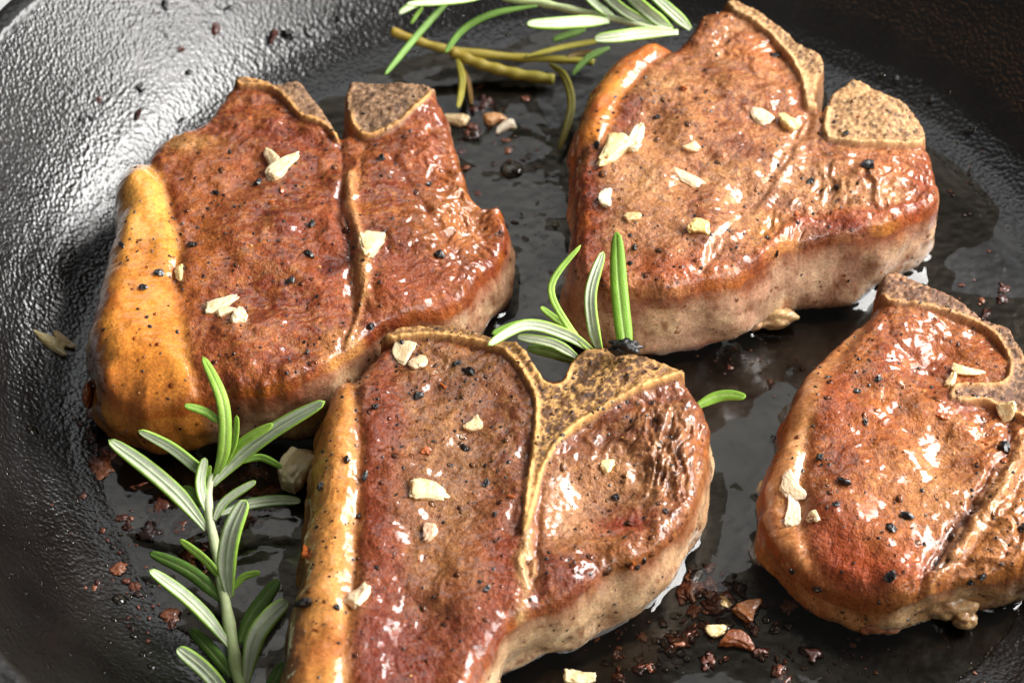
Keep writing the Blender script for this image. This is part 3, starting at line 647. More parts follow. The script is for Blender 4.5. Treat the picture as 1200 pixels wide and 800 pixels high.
# ------------------------------------------------------------------ small pieces: shapes
def ico(sub=1):
    t = (1 + 5 ** 0.5) / 2
    V = np.array([(-1, t, 0), (1, t, 0), (-1, -t, 0), (1, -t, 0), (0, -1, t), (0, 1, t), (0, -1, -t), (0, 1, -t), (t, 0, -1), (t, 0, 1), (-t, 0, -1), (-t, 0, 1)], float)
    F = [(0, 11, 5), (0, 5, 1), (0, 1, 7), (0, 7, 10), (0, 10, 11), (1, 5, 9), (5, 11, 4), (11, 10, 2), (10, 7, 6), (7, 1, 8), (3, 9, 4), (3, 4, 2), (3, 2, 6), (3, 6, 8), (3, 8, 9), (4, 9, 5), (2, 4, 11), (6, 2, 10), (8, 6, 7), (9, 8, 1)]
    V /= np.linalg.norm(V[0])
    for _ in range(sub):
        V = V.tolist(); mid = {}; F2 = []
        def mp(a, b):
            k = (min(a, b), max(a, b))
            if k not in mid:
                v = (np.array(V[a]) + V[b]) / 2; v /= np.linalg.norm(v); V.append(v.tolist()); mid[k] = len(V) - 1
            return mid[k]
        for a, b, c in F:
            x, y, z = mp(a, b), mp(b, c), mp(c, a); F2 += [(a, x, z), (b, y, x), (c, z, y), (x, y, z)]
        V = np.array(V); F = F2
    return np.array(V), np.array(F)
ICO0, ICO1, ICO2, ICO3 = ico(0), ico(1), ico(2), ico(3)
def rot(nrm, spin):
    n = Vector(nrm).normalized(); q = Vector((0, 0, 1)).rotation_difference(n)
    return np.array((q.to_matrix() @ Matrix.Rotation(spin, 3, 'Z')))
def lump(size, seed, base=ICO2, rough=0.3, freq=1.6, flat=0.0):
    V, F = base; n = fbm(V + seed * 3.7, freq, 3, seed % 97)
    W = V * (1 + rough * n)[:, None]
    W = W * np.array(size)
    return W, F
def shard(size, seed, r):
    """angular broken fragment"""
    V, F = ICO0; W = V * r.uniform(0.55, 1.15, (len(V), 1)) + r.normal(0, 0.08, V.shape)
    return W * np.array(size), F

PEP = [lin((16, 14, 14)), lin((22, 20, 20)), lin((30, 22, 18)), lin((52, 28, 16)), lin((92, 44, 20)), lin((150, 80, 28)), lin((196, 140, 80))]
def pep_col(r, p=(0.34, 0.26, 0.14, 0.10, 0.07, 0.06, 0.03)): return PEP[r.choice(7, p=p)]

# ---- fine ground pepper strewn on each chop (uncountable)
def ground_pepper(sp, nfine, label, seed):
    r = np.random.default_rng(seed); o = sp['outl']; lo, hi = o.min(0), o.max(0)
    VV, FF, CC = [], [], []; n0 = 0; k = 0; tries = 0
    while k < nfine and tries < nfine * 8:
        tries += 1
        p = lo + r.random(2) * (hi - lo)
        if height_at(*p) < 1: continue
        dens = 0.5 + 0.5 * float(fbm(np.array([[p[0], p[1], seed]]), 0.7, 2, seed)[0]) * 1.7
        if r.random() > dens: continue
        z = height_at(*p)
        if z < 1: continue
        s = 0.011 + 0.05 * r.random() ** 3.5
        W, F = shard((s, s * r.uniform(0.6, 1), s * r.uniform(0.35, 0.7)), 0, r)
        W = W @ rot(normal_at(*p), r.random() * 6.28).T + [p[0], p[1], z + s * 0.15]
        c = pep_col(r) * np.ones((len(W), 3))
        VV.append(W); FF.append(F + n0); CC.append(c); n0 += len(W); k += 1
    for k in r.choice(len(sp['side_v']), nfine // 5, replace=False):
        s = 0.012 + 0.045 * r.random() ** 3; W, F = shard((s, s * r.uniform(0.6, 1), s * 0.5), 0, r)
        W = W @ rot(sp['side_n'][k], r.random() * 6.28).T + sp['side_v'][k]
        VV.append(W); FF.append(F + n0); CC.append(pep_col(r) * np.ones((len(W), 3))); n0 += len(W)
    ob = mesh_obj('ground_pepper', np.concatenate(VV), np.concatenate(FF), M_PEPPER, col=np.concatenate(CC), smooth=False)
    tag(ob, label, None, None, 'stuff')
ground_pepper(CH1, 820, 'fine ground pepper sprinkled over the chop beside the pebbled wall', 31)
ground_pepper(CH3, 1000, 'fine ground pepper sprinkled over the front chop', 32)
ground_pepper(CH2, 640, 'fine ground pepper sprinkled over the tan chop with garlic clump', 33)
ground_pepper(CH4, 740, 'fine ground pepper sprinkled over the pear-shaped chop', 34)

# ---- coarse cracked peppercorns one can pick out
def peppercorn(px, py, s, colour, label, group, seed):
    r = np.random.default_rng(seed); p = hit(px, py); nm = normal_at(p[0], p[1])
    W, F = lump((s * r.uniform(0.8, 1.35), s * r.uniform(0.5, 0.95), s * r.uniform(0.4, 0.7)), seed, ICO1, 0.9, 1.1)
    W = W + r.normal(0, s * 0.09, W.shape)
    W = W @ rot(nm, r.random() * 6.28).T + nm * s * 0.3
    c = np.ones((len(W), 3)) * colour * (1 + 0.35 * fbm(W * 14, 1, 2, seed))[:, None]
    o = mesh_obj('cracked_peppercorn', W + p, F, M_PEPPER, None, p, c, smooth=False)
    tag(o, label, 'peppercorn', group)
BLK, ORG, RED = lin((14, 13, 13)), lin((170, 84, 24)), lin((70, 26, 14))
LAND = {1: [('hooked bone', 440, 90), ('wedge bone', 680, 90), ('garlic slivers', 450, 210), ('two garlic wedges', 340, 520), ('garlic nub in the seam', 640, 380), ('orange fat edge', 150, 420), ('ragged outer tip', 880, 330), ('rosemary tip', 310, 640)],
        2: [('oval garlic flake', 345, 390), ('garlic skins', 310, 105), ('red hollow', 760, 450), ('T-shaped bone', 620, 230), ('whitish garlic on the fat', 200, 615), ('pinkish garlic bit', 355, 485), ('folded outer flap', 870, 310), ('fat strip top', 160, 200)],
        3: [('garlic clump', 170, 330), ('wedge bone', 730, 270), ('hooked bone', 540, 110), ('thin garlic flake', 320, 405), ('golden garlic square', 338, 510), ('yellow garlic bit', 540, 275), ('pale front side', 500, 620)],
        4: [('bone fork', 560, 250), ('flat garlic flakes', 138, 480), ('red patch', 260, 590), ('seam groove', 500, 540), ('far bone tip', 350, 60), ('pale lower rim', 330, 710)]}
TAKEN = set()
def where_words(lm, cx, cy):
    """short phrase: which way from the nearest landmark"""
    out = []
    for nm, x, y in sorted(lm, key=lambda q: math.hypot(q[1] - cx, q[2] - cy)):
        dx, dy = cx - x, cy - y; far = math.hypot(dx, dy)
        a = math.degrees(math.atan2(-dy, dx)) % 360
        d = ['right of', 'up and right of', 'above', 'up and left of', 'left of', 'down and left of', 'below', 'down and right of'][int(((a + 22.5) % 360) // 45)]
        out.append(('just ' if far < 70 else '') + d + ' the ' + nm)
    return out
def pepper_list(sp, items, where, seed):
    x0, y0, k = sp['crop']
    for i, it in enumerate(items):
        cx, cy = it[:2]; s = it[2] if len(it) > 2 else 0.085; c = it[3] if len(it) > 3 else BLK
        nm = ('orange pepper husk ' if c is ORG else 'big black peppercorn ' if s >= .1 else 'black peppercorn bit ')
        for ph in where_words(LAND[seed], cx, cy):
            lab = nm + ph + ', ' + where
            if lab not in TAKEN: break
        TAKEN.add(lab)
        peppercorn(x0 + cx / k, y0 + cy / k, s * random.uniform(0.8, 1.25), c, lab, 'cracked pepper on the ' + where, seed * 100 + i)
pepper_list(CH1, [(513, 397, .1), (665, 358, .13), (668, 195, .09), (770, 250, .1), (472, 455, .1), (265, 380, .1), (115, 378, .1), (193, 440, .1), (160, 470, .11), (520, 335, .1), (315, 268, .08), (510, 605), (645, 552, .09), (405, 245, .12), (345, 180, .07), (375, 520, .07), (790, 400, .09), (712, 590, .08), (432, 288, .07, ORG), (455, 262, .07, ORG), (235, 430, .06, ORG)], 'reddish chop', 1)
pepper_list(CH3, [(330, 190, .14), (440, 140, .1), (235, 215, .09), (472, 378, .11), (748, 405, .09), (215, 362, .09), (85, 630, .13), (155, 640, .09), (427, 302, .08), (175, 325), (475, 600, .07), (853, 435, .07), (805, 560), (490, 440, .07), (200, 445, .08), (410, 122, .08), (345, 310, .09, ORG), (90, 522, .12, ORG), (780, 572, .08, ORG), (525, 405, .07, ORG), (380, 170, .07, ORG), (120, 385, .07), (790, 600, .07)], 'front chop', 2)
pepper_list(CH2, [(507, 126, .14), (248, 265, .09), (590, 405, .08), (650, 420, .07), (720, 370, .12), (560, 480, .09, ORG), (188, 590, .06), (197, 552, .08), (115, 325, .09), (500, 660, .07), (670, 300, .10), (305, 200, .10, ORG), (610, 475, .07, ORG), (715, 360, .08, ORG)], 'tan chop', 3)
pepper_list(CH4, [(580, 385, .13), (250, 455, .13), (345, 650, .11), (275, 265, .09), (100, 362, .11), (190, 682, .08), (615, 548, .11), (535, 650, .08), (380, 525, .10), (318, 240, .07), (195, 403, .08), (138, 645, .07), (290, 330, .09), (505, 680, .08), (230, 500, .07), (345, 550, .07), (180, 528, .09, ORG), (540, 372, .07, ORG), (580, 408, .07, ORG), (450, 318, .07, ORG)], 'pear-shaped chop', 4)
for i, (x, y, s) in enumerate([(160, 135, .085), (165, 104, .07), (95, 140, .05), (222, 86, .06), (212, 58, .06), (252, 35, .06), (270, 9, .07), (320, 43, .09), (337, 43, .1), (361, 40, .06), (116, 118, .05), (105, 138, .05), (193, 7, .06), (194, 41, .05), (213, 142, .05), (396, 22, .06), (1050, 95, .06), (1090, 118, .06), (1135, 155, .06), (1138, 205, .05)]):
    red = i in (0, 4, 5, 7, 10)
    for ph in where_words([('hooked bone', 330, 110), ('thick golden fat', 150, 230), ('pan rim corner', 30, 20), ('pale rosemary leaf', 480, 20), ('far wedge bone', 1010, 130), ('grey gleam', 240, 100)], x, y):
        lab = ('reddish' if red else 'black') + ' pepper speck on the pan wall ' + ph
        if lab not in TAKEN: break
    TAKEN.add(lab)
    peppercorn(x, y, s * 1.7, RED if red else BLK, lab, 'pepper specks on the skillet wall', 900 + i)

# ---- loose ends of meat and fat that hang off the chops: parts of their chop
def nub(sp, name, px, py, z, size, colour, seed, tilt=(0, -0.4, 1)):
    p = at(px, py, z); W, F = lump(size, seed, ICO3, 0.5, 1.2)
    W = W @ rot(tilt, 0).T + p; m = sstep(-.2, .4, fbm(W, 2.5, 4, seed, .6))[:, None]
    c = lin(colour) * (1 - 0.5 * m) + lin((150, 92, 56)) * 0.5 * m
    mesh_obj(name, W, F, M_CHOP, sp['root'], sp['base'], c, {'rough': np.full(len(W), .4), 'soft': np.full(len(W), .8)})
nub(CH4, 'fat_flap', 1112, 708, 0.5, (.6, .3, .3), (196, 158, 110), 3)
nub(CH4, 'fat_flap', 1128, 722, 0.4, (.28, .2, .24), (192, 152, 104), 5)
nub(CH4, 'meat_scrap', 1030, 728, 0.35, (.5, .3, .22), (150, 92, 60), 7)
nub(CH2, 'meat_nub', 885, 376, 0.5, (.17, .18, .32), (214, 172, 130), 9)
nub(CH2, 'fat_flap', 905, 372, 0.45, (.5, .25, .3), (216, 182, 132), 11)
nub(CH1, 'meat_scrap', 103, 462, 0.8, (.12, .3, .3), (150, 84, 44), 13)

# ---- garlic: each piece its own mesh
def garlic(px, py, size, spin, label, colour=(226, 196, 140), seed=1, name='garlic_piece', group=None, lift=0.35, tip=0.0, parts=None, mat=None, z=None):
    p = hit(px, py) if z is None else at(px, py, z); nm = normal_at(p[0], p[1]) if z is None else np.array([0, 0, 1.0])
    def one(sz, off, sp_, sd, c):
        sz = (sz[0] * 1.42, sz[1] * 1.3, sz[2] * 1.1)
        V0, F = ICO3; rs = np.random.default_rng(sd)
        W = np.sign(V0) * np.abs(V0) ** np.array([0.75, 0.62, 0.55])
        W *= (1 + 0.30 * fbm(V0 + sd, 1.2, 2, sd) + 0.20 * fbm(V0 + sd, 3.2, 3, sd + 1))[:, None]
        tp = rs.uniform(0.2, 0.6) * rs.choice([-1, 1])
        W[:, 1] *= 1 - tp * W[:, 0]; W[:, 2] *= 1 - 0.5 * tp * W[:, 0]
        W[:, 1] += rs.uniform(-0.5, 0.5) * W[:, 0] ** 2 + rs.uniform(-.3, .3) * W[:, 0]
        W[:, 2] += 0.25 * W[:, 1] * rs.uniform(-1, 1) + 0.5 * rs.uniform(-0.4, 1) * W[:, 0] ** 2
        W = W * np.array(sz)
        W = W @ rot((tip, 0, 1), 0).T
        q = fbm(W * 5 + sd, 1.0, 3, sd)
        c = np.array(c) * 0.6 + np.array((240, 228, 204)) * 0.4 if mat is None else np.array(c); cc = lin(c) * np.ones((len(W), 3)); k = sstep(0.0, 0.5, q)[:, None] * 0.6; cc = cc * 1.15 * (1 - k) + lin(c) * np.array([0.75, 0.6, 0.38]) * k
        R = rot(nm, sp_)
        W = W @ R.T + R @ np.array([*off, 0]) + nm * sz[2] * lift
        return W, F, cc
    VV, FF, CC = [], [], []; n0 = 0
    for (sz, off, s_, sd) in (parts or [(size, (0, 0), spin, seed)]):
        W, F, cc = one(sz, off, s_, sd, colour); VV.append(W); FF.append(F + n0); CC.append(cc); n0 += len(W)
    o = mesh_obj(name, np.concatenate(VV) + p, np.concatenate(FF), mat or M_GARLIC, None, p, np.concatenate(CC))
    return tag(o, label, 'garlic', group)
GA = 'garlic bits scattered on the chops'
garlic(318, 186, (.17, .10, .05), 2.2, 'upper broad garlic sliver near the hooked bone of the reddish chop', (214, 176, 122), 11, group=GA)
garlic(331, 195, (.34, .12, .07), 0.9, 'long curled garlic sliver near the hooked bone of the reddish chop', (226, 190, 138), 12, group=GA)
garlic(328, 206, (.16, .07, .06), 0.7, 'short garlic sliver under the long curled one on the reddish chop', (226, 190, 138), 13, group=GA)
garlic(261, 358, (.32, .10, .08), 0.45, 'long white garlic sliver low on the reddish chop', (234, 206, 158), 14, group=GA)
garlic(281, 371, (.24, .11, .09), 1.75, 'upright pale garlic wedge touching the long sliver on the reddish chop', (238, 212, 166), 15, group=GA)
garlic(266, 365, (.16, .08, .06), 0.4, 'small garlic sliver tucked behind the wedge on the reddish chop', (222, 184, 130), 16, group=GA)
garlic(431, 290, (.28, .20, .14), 1.5, 'plump cream garlic nub in the seam of the reddish chop', (232, 196, 130), 17, group=GA)
garlic(211, 322, (.16, .07, .06), 1.8, 'tiny yellow garlic chip beside the fat of the reddish chop', (220, 176, 90), 18, group=GA)
garlic(718, 182, (.36, .18, .14), 1.1, 'thick yellow-white garlic piece on the tan chop', (236, 200, 126), 21, group=GA)
garlic(744, 167, (.34, .11, .12), 1.2, 'narrow white garlic piece beside the thick one on the tan chop', (244, 226, 186), 22, group=GA)
garlic(709, 236, (.17, .12, .09), 2.0, 'small white garlic bit with black pepper at the rim of the tan chop', (242, 228, 200), 23, group=GA)
garlic(808, 212, (.34, .11, .04), 2.5, 'thin beige garlic flake in the middle of the tan chop', (218, 172, 126), 24, group=GA)
garlic(891, 138, (.20, .13, .06), 2.4, 'soft cream garlic bit near the wedge bone of the tan chop', (230, 190, 146), 25, group=GA)
garlic(923, 145, (.20, .11, .11), 2.3, 'glossy yellow garlic bit nearest the bone of the tan chop', (214, 178, 90), 26, group=GA)
garlic(817, 268, (.17, .14, .11), 0.2, 'golden square garlic chip low on the tan chop', (224, 164, 66), 27, group=GA)
garlic(809, 175, (.13, .08, .06), 0.4, 'crumb of pale garlic above the thin flake on the tan chop', (222, 168, 110), 28, group=GA)
garlic(742, 256, (.14, .09, .06), 0.4, 'dull yellow garlic chip left of the golden square one', (196, 140, 70), 29, group=GA)
garlic(500, 575, (.28, .17, .07), 0.05, 'oval cream garlic flake in the middle of the front chop', (228, 180, 116), 139, group=GA)
garlic(421, 700, (.19, .12, .09), 0.9, 'whitish garlic bit on the fat strip of the front chop', (226, 190, 146), 32, group=GA)
garlic(504, 626, (.14, .10, .07), 1.5, 'pinkish garlic bit below the oval flake on the front chop', (206, 140, 104), 33, group=GA)
garlic(471, 413, (.22, .15, .04), 1.2, 'greenish translucent garlic skin at the bone end of the front chop', (178, 150, 104), 34, group=GA)
garlic(492, 424, (.20, .12, .04), 0.9, 'second translucent garlic skin beside the greenish one on the front chop', (190, 150, 106), 35, group=GA)
garlic(555, 500, (.14, .10, .06), 0.6, 'small beige garlic crumb high on the lean of the front chop', (220, 170, 110), 36, group=GA)
garlic(712, 545, (.13, .09, .05), 0.6, 'ochre garlic crumb beside the red hollow of the front chop', (206, 160, 84), 37, group=GA)
garlic(925, 570, (.24, .16, .03), 1.7, 'flat upper garlic flake on the pale fat of the pear-shaped chop', (214, 172, 130), 41, group=GA)
garlic(930, 598, (.28, .12, .03), 1.5, 'flat lower garlic flake on the pale fat of the pear-shaped chop', (222, 186, 146), 42, group=GA)
garlic(1134, 437, (.26, .08, .05), 2.8, 'cream garlic strip at the bone fork of the pear-shaped chop', (236, 200, 140), 43, group=GA)
garlic(1115, 447, (.16, .08, .06), 1.0, 'short garlic chip left of the strip at the bone fork', (232, 186, 120), 44, group=GA)
garlic(1182, 482, (.15, .12, .07), 0.2, 'square cream garlic chip on the bone of the pear-shaped chop', (236, 192, 124), 45, group=GA)
garlic(952, 607, (.10, .08, .05), 0.2, 'tiny pale garlic crumb on the lean of the pear-shaped chop', (228, 190, 140), 46, group=GA)
GP = 'garlic bits lying in the pan'
garlic(55, 400, (.26, .09, .08), 2.9, 'yellowish garlic sliver stuck to the pan wall', (196, 170, 96), 51, group=GP)
garlic(68, 410, (.16, .09, .07), 2.6, 'smaller garlic sliver below the yellowish one on the pan wall', (206, 180, 120), 52, group=GP)
garlic(74, 400, (.22, .07, .06), 2.5, 'brownish garlic sliver leaning on the yellowish one on the pan wall', (188, 150, 90), 53, group=GP)
garlic(345, 556, (.34, .28, .30), 1.1, 'large white garlic chunk wedged between rosemary and the front chop', (226, 210, 160), 54, group=GP, z=0.45)
garlic(875, 716, (.20, .14, .13), 0.9, 'upper caramelised garlic chunk lying below the pear-shaped chop', (128, 78, 38), 55, group=GP, mat=M_FOND)
garlic(868, 752, (.22, .13, .12), 2.6, 'lower caramelised garlic chunk lying below the pear-shaped chop', (120, 62, 24), 56, group=GP, mat=M_FOND)
garlic(842, 740, (.17, .10, .08), 0.4, 'small pale garlic chip left of the caramelised chunks', (214, 180, 112), 57, group=GP)
garlic(848, 707, (.12, .08, .07), 2.4, 'tan garlic crumb above the small pale chip', (180, 140, 76), 58, group=GP)
garlic(580, 141, (.18, .13, .12), 0.3, 'browned garlic chunk on the pan floor under the olive rosemary', (178, 104, 40), 59, group=GP)
garlic(592, 150, (.18, .09, .10), 0.5, 'white garlic edge beside the browned chunk under the olive rosemary', (226, 206, 180), 60, group=GP)
garlic(533, 142, (.20, .12, .10), 2.8, 'tan garlic bit beside the wedge bone of the reddish chop', (176, 140, 84), 61, group=GP)
garlic(680, 797, (.24, .12, .10), 0.0, 'cream garlic bit at the bottom edge below the front chop', (220, 190, 130), 62, group=GP)
garlic(893, 573, (.15, .09, .10), 1.6, 'cream garlic bit clinging to the outer edge of the pear-shaped chop', (226, 186, 120), 63, group=GP)

# ---- browned residue on the floor of the pan
def residue(areas, label, seed):
    r = np.random.default_rng(seed); VV, FF, CC = [], [], []; n0 = 0
    for (px, py, rx, ry, n, smax) in areas:
        for _ in range(n):
            x, y = px + r.normal(0, rx * .55), py + r.normal(0, ry * .55)
            p = at(x, y, 0.02)
            rad = math.hypot(p[0], p[1])
            if rad > 13.5: continue
            z = float(pan_z(rad))
            if height_at(p[0], p[1]) > z + 0.3: continue
            s = smax * (0.15 + 0.85 * r.random() ** 2.5)
            W, F = lump((s, s * r.uniform(.5, 1), s * 0.22), int(r.integers(1e6)), ICO2 if s > 0.1 else ICO1, 1.3, 2.0)
            W = W @ rot((0, 0, 1), r.random() * 6.28).T + [p[0], p[1], z + 0.02]
            c = [(96, 52, 38), (120, 66, 46), (70, 34, 24), (140, 84, 56), (50, 26, 18)][r.integers(5)]
            cc = lin(c) * (1 + 0.4 * fbm(W * 9, 1, 2, 3))[:, None]
            VV.append(W); FF.append(F + n0); CC.append(cc); n0 += len(W)
    o = mesh_obj('pan_residue', np.concatenate(VV), np.concatenate(FF), M_FOND, col=np.concatenate(CC))
    tag(o, label, None, None, 'stuff')
residue([(120, 535, 22, 18, 10, .28), (105, 500, 22, 20, 9, .26), (185, 600, 50, 40, 26, .22), (235, 635, 40, 50, 20, .25), (310, 560, 40, 40, 40, .26), (250, 580, 60, 50, 40, .12), (150, 640, 60, 70, 40, .08), (160, 690, 40, 30, 22, .14), (170, 730, 40, 40, 14, .16), (200, 735, 12, 12, 6, .22)],
        'brown browned bits in the oil around the rosemary sprig', 61)
residue([(820, 690, 40, 26, 40, .24), (800, 720, 90, 60, 70, .09), (740, 770, 60, 25, 30, .14), (790, 650, 30, 20, 12, .2), (860, 730, 70, 40, 40, .2), (920, 780, 30, 18, 14, .26), (760, 760, 60, 30, 24, .12), (790, 740, 20, 20, 8, .22), (960, 760, 60, 30, 16, .1), (1100, 770, 120, 30, 20, .05)],
        'browned bits on the pan floor between the front chop and the pear-shaped one', 62)
residue([(565, 125, 20, 20, 12, .26), (600, 200, 60, 70, 60, .11), (620, 300, 30, 60, 24, .1), (900, 430, 80, 40, 30, .09), (545, 160, 20, 20, 8, .14), (640, 300, 40, 60, 14, .08), (1150, 350, 40, 40, 12, .18), (1130, 230, 40, 60, 16, .08), (850, 410, 60, 30, 14, .12)],
        'brown bits on the pan floor between the back chops', 63)

# ---- clear fat beads: oil droplets on the pan floor and wall
def droplets(items, label, seed):
    V0, F0 = ICO2; VV, FF = [], []; n0 = 0
    for (px, py, s) in items:
        p = hit(px, py, 5.2); nm = normal_at(p[0], p[1])
        W = V0 * [s, s, s * 0.45] @ rot(nm, 0).T + p; VV.append(W); FF.append(F0 + n0); n0 += len(W)
    o = mesh_obj('oil_droplets', np.concatenate(VV), np.concatenate(FF), M_OIL); tag(o, label, None, None, 'stuff')
rd = np.random.default_rng(5)
it = [(38, 505, .14), (140, 703, .16), (600, 200, .3), (545, 45, .07), (560, 30, .06), (595, 41, .07), (540, 20, .06), (610, 30, .06), (525, 12, .05), (620, 12, .05), (1033, 90, .1), (1075, 98, .1), (1112, 108, .06), (1140, 152, .09), (1122, 168, .06), (1123, 202, .07), (1138, 215, .08), (1195, 122, .07)]
it += [(rd.uniform(0, 130), rd.uniform(420, 790), rd.uniform(.02, .06)) for _ in range(160)]
it += [(rd.uniform(590, 760), rd.uniform(200, 420), rd.uniform(.03, .1)) for _ in range(40)]
it += [(rd.uniform(700, 900), rd.uniform(690, 795), rd.uniform(.03, .11)) for _ in range(50)]
it += [(rd.uniform(130, 330), rd.uniform(560, 790), rd.uniform(.03, .1)) for _ in range(50)]
it += [(rd.uniform(470, 700), rd.uniform(5, 90), rd.uniform(.02, .06)) for _ in range(50)]
it += [(rd.uniform(950, 1200), rd.uniform(740, 799), rd.uniform(.015, .04)) for _ in range(40)]
droplets(it, 'clear oil beads spattered on the skillet floor and walls', 5)

def juice(sp, n, label, seed):
    r = np.random.default_rng(seed); lo, hi = sp['outl'].min(0), sp['outl'].max(0); V0, F0 = ICO1; VV, FF = [], []; n0 = 0
    while len(VV) < n:
        p = lo + r.random(2) * (hi - lo); z = height_at(*p)
        if z < 1.2: continue
        s = 0.02 + 0.06 * r.random() ** 3; nm = normal_at(*p)
        VV.append((V0 * [s * r.uniform(.8, 1.6), s, s * 0.4]) @ rot(nm, r.random() * 6).T + [*p, z]); FF.append(F0 + n0); n0 += len(V0)
    for k in r.choice(len(sp['side_v']), n // 3, replace=False):
        s = 0.02 + 0.05 * r.random() ** 3
        VV.append((V0 * [s * r.uniform(.8, 1.6), s, s * 0.4]) @ rot(sp['side_n'][k], r.random() * 6).T + sp['side_v'][k]); FF.append(F0 + n0); n0 += len(V0)
    tag(mesh_obj('juice_beads', np.concatenate(VV), np.concatenate(FF), M_OIL), label, None, None, 'stuff')
juice(CH1, 170, 'beads of juice on the chop beside the pebbled wall', 71)
juice(CH3, 240, 'beads of juice on the front chop', 72)
juice(CH2, 130, 'beads of juice on the tan chop with garlic clump', 73)
juice(CH4, 170, 'beads of juice on the pear-shaped chop', 74)

# ------------------------------------------------------------------ rosemary
G1, G2, GD, PALE, OLIVE = lin((152, 190, 74)), lin((122, 164, 54)), lin((90, 126, 48)), lin((208, 216, 190)), lin((176, 164, 48))
def leaf(parent, base, pts, wid, kind, seed, green=None, twist=0.0):
    """pts: [(px,py,z)...] from base to tip; wid in cm; kind 'under' pale felt in the middle, 'top' plain green"""
    r = np.random.default_rng(seed)
    C3 = np.array([at(*p) for p in pts]); n = 22
    c = catmull(C3, n, False); T = np.gradient(c, axis=0); T /= np.linalg.norm(T, axis=1)[:, None]
    t = np.linspace(0, 1, n)
    wp = wid / 2 * (0.42 + 0.58 * sstep(0, 0.35, t)) * np.sqrt(np.clip(1 - ((t - 0.45) / 0.55).clip(0, 1) ** 3.2, 0.0, 1)) + 0.004
    vd = -FWD + RIGHT * (0.35 * math.sin(seed * 1.7)) + UP * 0.15 * math.cos(seed * 2.3)
    tw = twist + 0.35 * math.sin(seed) + (t - 0.5) * 0.5 * math.cos(seed * 3.1)
    u = np.array([-1, -0.86, -0.6, -0.3, -0.1, 0, 0.1, 0.3, 0.6, 0.86, 1.0])
    if kind == 'under': hh = np.array([-0.02, 0.13, 0.10, -0.05, -0.02, 0.07, -0.02, -0.05, 0.10, 0.13, -0.02])
    else: hh = np.array([-0.16, -0.03, 0.05, 0.06, 0.04, 0.0, 0.04, 0.06, 0.05, -0.03, -0.16])
    ub = u[::-1]; hb = np.full(len(u), -0.26); hb[0] = hb[-1] = -0.20
    rows = []; cols = []
    g = green if green is not None else (G1 if kind == 'under' else G2)
    for i in range(n):
        s = np.cross(T[i], vd); s /= np.linalg.norm(s); nn = np.cross(s, T[i])
        s2 = s * math.cos(tw[i]) + nn * math.sin(tw[i]); n2 = -s * math.sin(tw[i]) + nn * math.cos(tw[i])
        row = [c[i] + s2 * a * wp[i] + n2 * b * wp[i] * 1.5 for a, b in zip(u, hh)] + [c[i] + s2 * a * wp[i] * 0.92 + n2 * b * wp[i] * 1.5 for a, b in zip(ub, hb)]
        rows.append(row)
        if kind == 'under':
            k = sstep(0.82, 0.52, np.abs(u)) * sstep(1.0, 0.93, t[i]); k = k * (1 - 0.45 * np.exp(-(u / 0.09) ** 2))
            cc = g * (1 - k[:, None]) + PALE * k[:, None]
        else:
            k = 0.35 * np.exp(-(u / 0.12) ** 2) * sstep(0.95, 0.7, t[i]); cc = g * (1 - k[:, None]) + lin((196, 206, 150)) * k[:, None]
        cols.append(np.vstack([cc, np.tile(g * 0.9, (len(u), 1))]))
    m = 2 * len(u); V = np.array(rows).reshape(-1, 3); Cc = np.array(cols).reshape(-1, 3)
    Cc = Cc * (1 + 0.30 * fbm(V, 12, 3, seed, 0.7) + 0.16 * fbm(V, 1.2, 1, seed + 3))[:, None]
    F = []
    for i in range(n - 1):
        for j in range(m): F.append((i * m + j, i * m + (j + 1) % m, (i + 1) * m + (j + 1) % m, (i + 1) * m + j))
    F.append(tuple(range(m))[::-1]); F.append(tuple((n - 1) * m + j for j in range(m)))
    return mesh_obj('leaf', V, F, M_LEAF, parent, base, Cc)
def stem(parent, base, pts, r0, r1, c0, c1, seed=0, name='stem'):
    C3 = np.array([at(*p) for p in pts]); n = 10 * len(pts); c = catmull(C3, n, False); k = 10
    T = np.gradient(c, axis=0); T /= np.linalg.norm(T, axis=1)[:, None]; V = []; col = []
    for i in range(n):
        s = np.cross(T[i], [0.1, 0.2, 1]); s /= np.linalg.norm(s); u = np.cross(s, T[i]); f = i / (n - 1)
        rr = (r0 * (1 - f) + r1 * f) * (1 + 0.10 * math.sin(f * 40 + seed))
        if i in (0, n - 1): rr *= 0.7
        for j in range(k):
            a = 2 * math.pi * j / k; V.append(c[i] + rr * (math.cos(a) * s + math.sin(a) * u)); col.append(c0 * (1 - f) + c1 * f)
    V = np.array(V); col = np.array(col) * (1 + 0.22 * fbm(V, 6, 3, seed))[:, None]
    F = [(i * k + j, i * k + (j + 1) % k, (i + 1) * k + (j + 1) % k, (i + 1) * k + j) for i in range(n - 1) for j in range(k)]
    F.append(tuple(range(k))[::-1]); F.append(tuple((n - 1) * k + j for j in range(k)))
    return mesh_obj(name, V, F, M_STEM, parent, base, col)
SW = lin((226, 232, 194)); SG = lin((190, 208, 138))
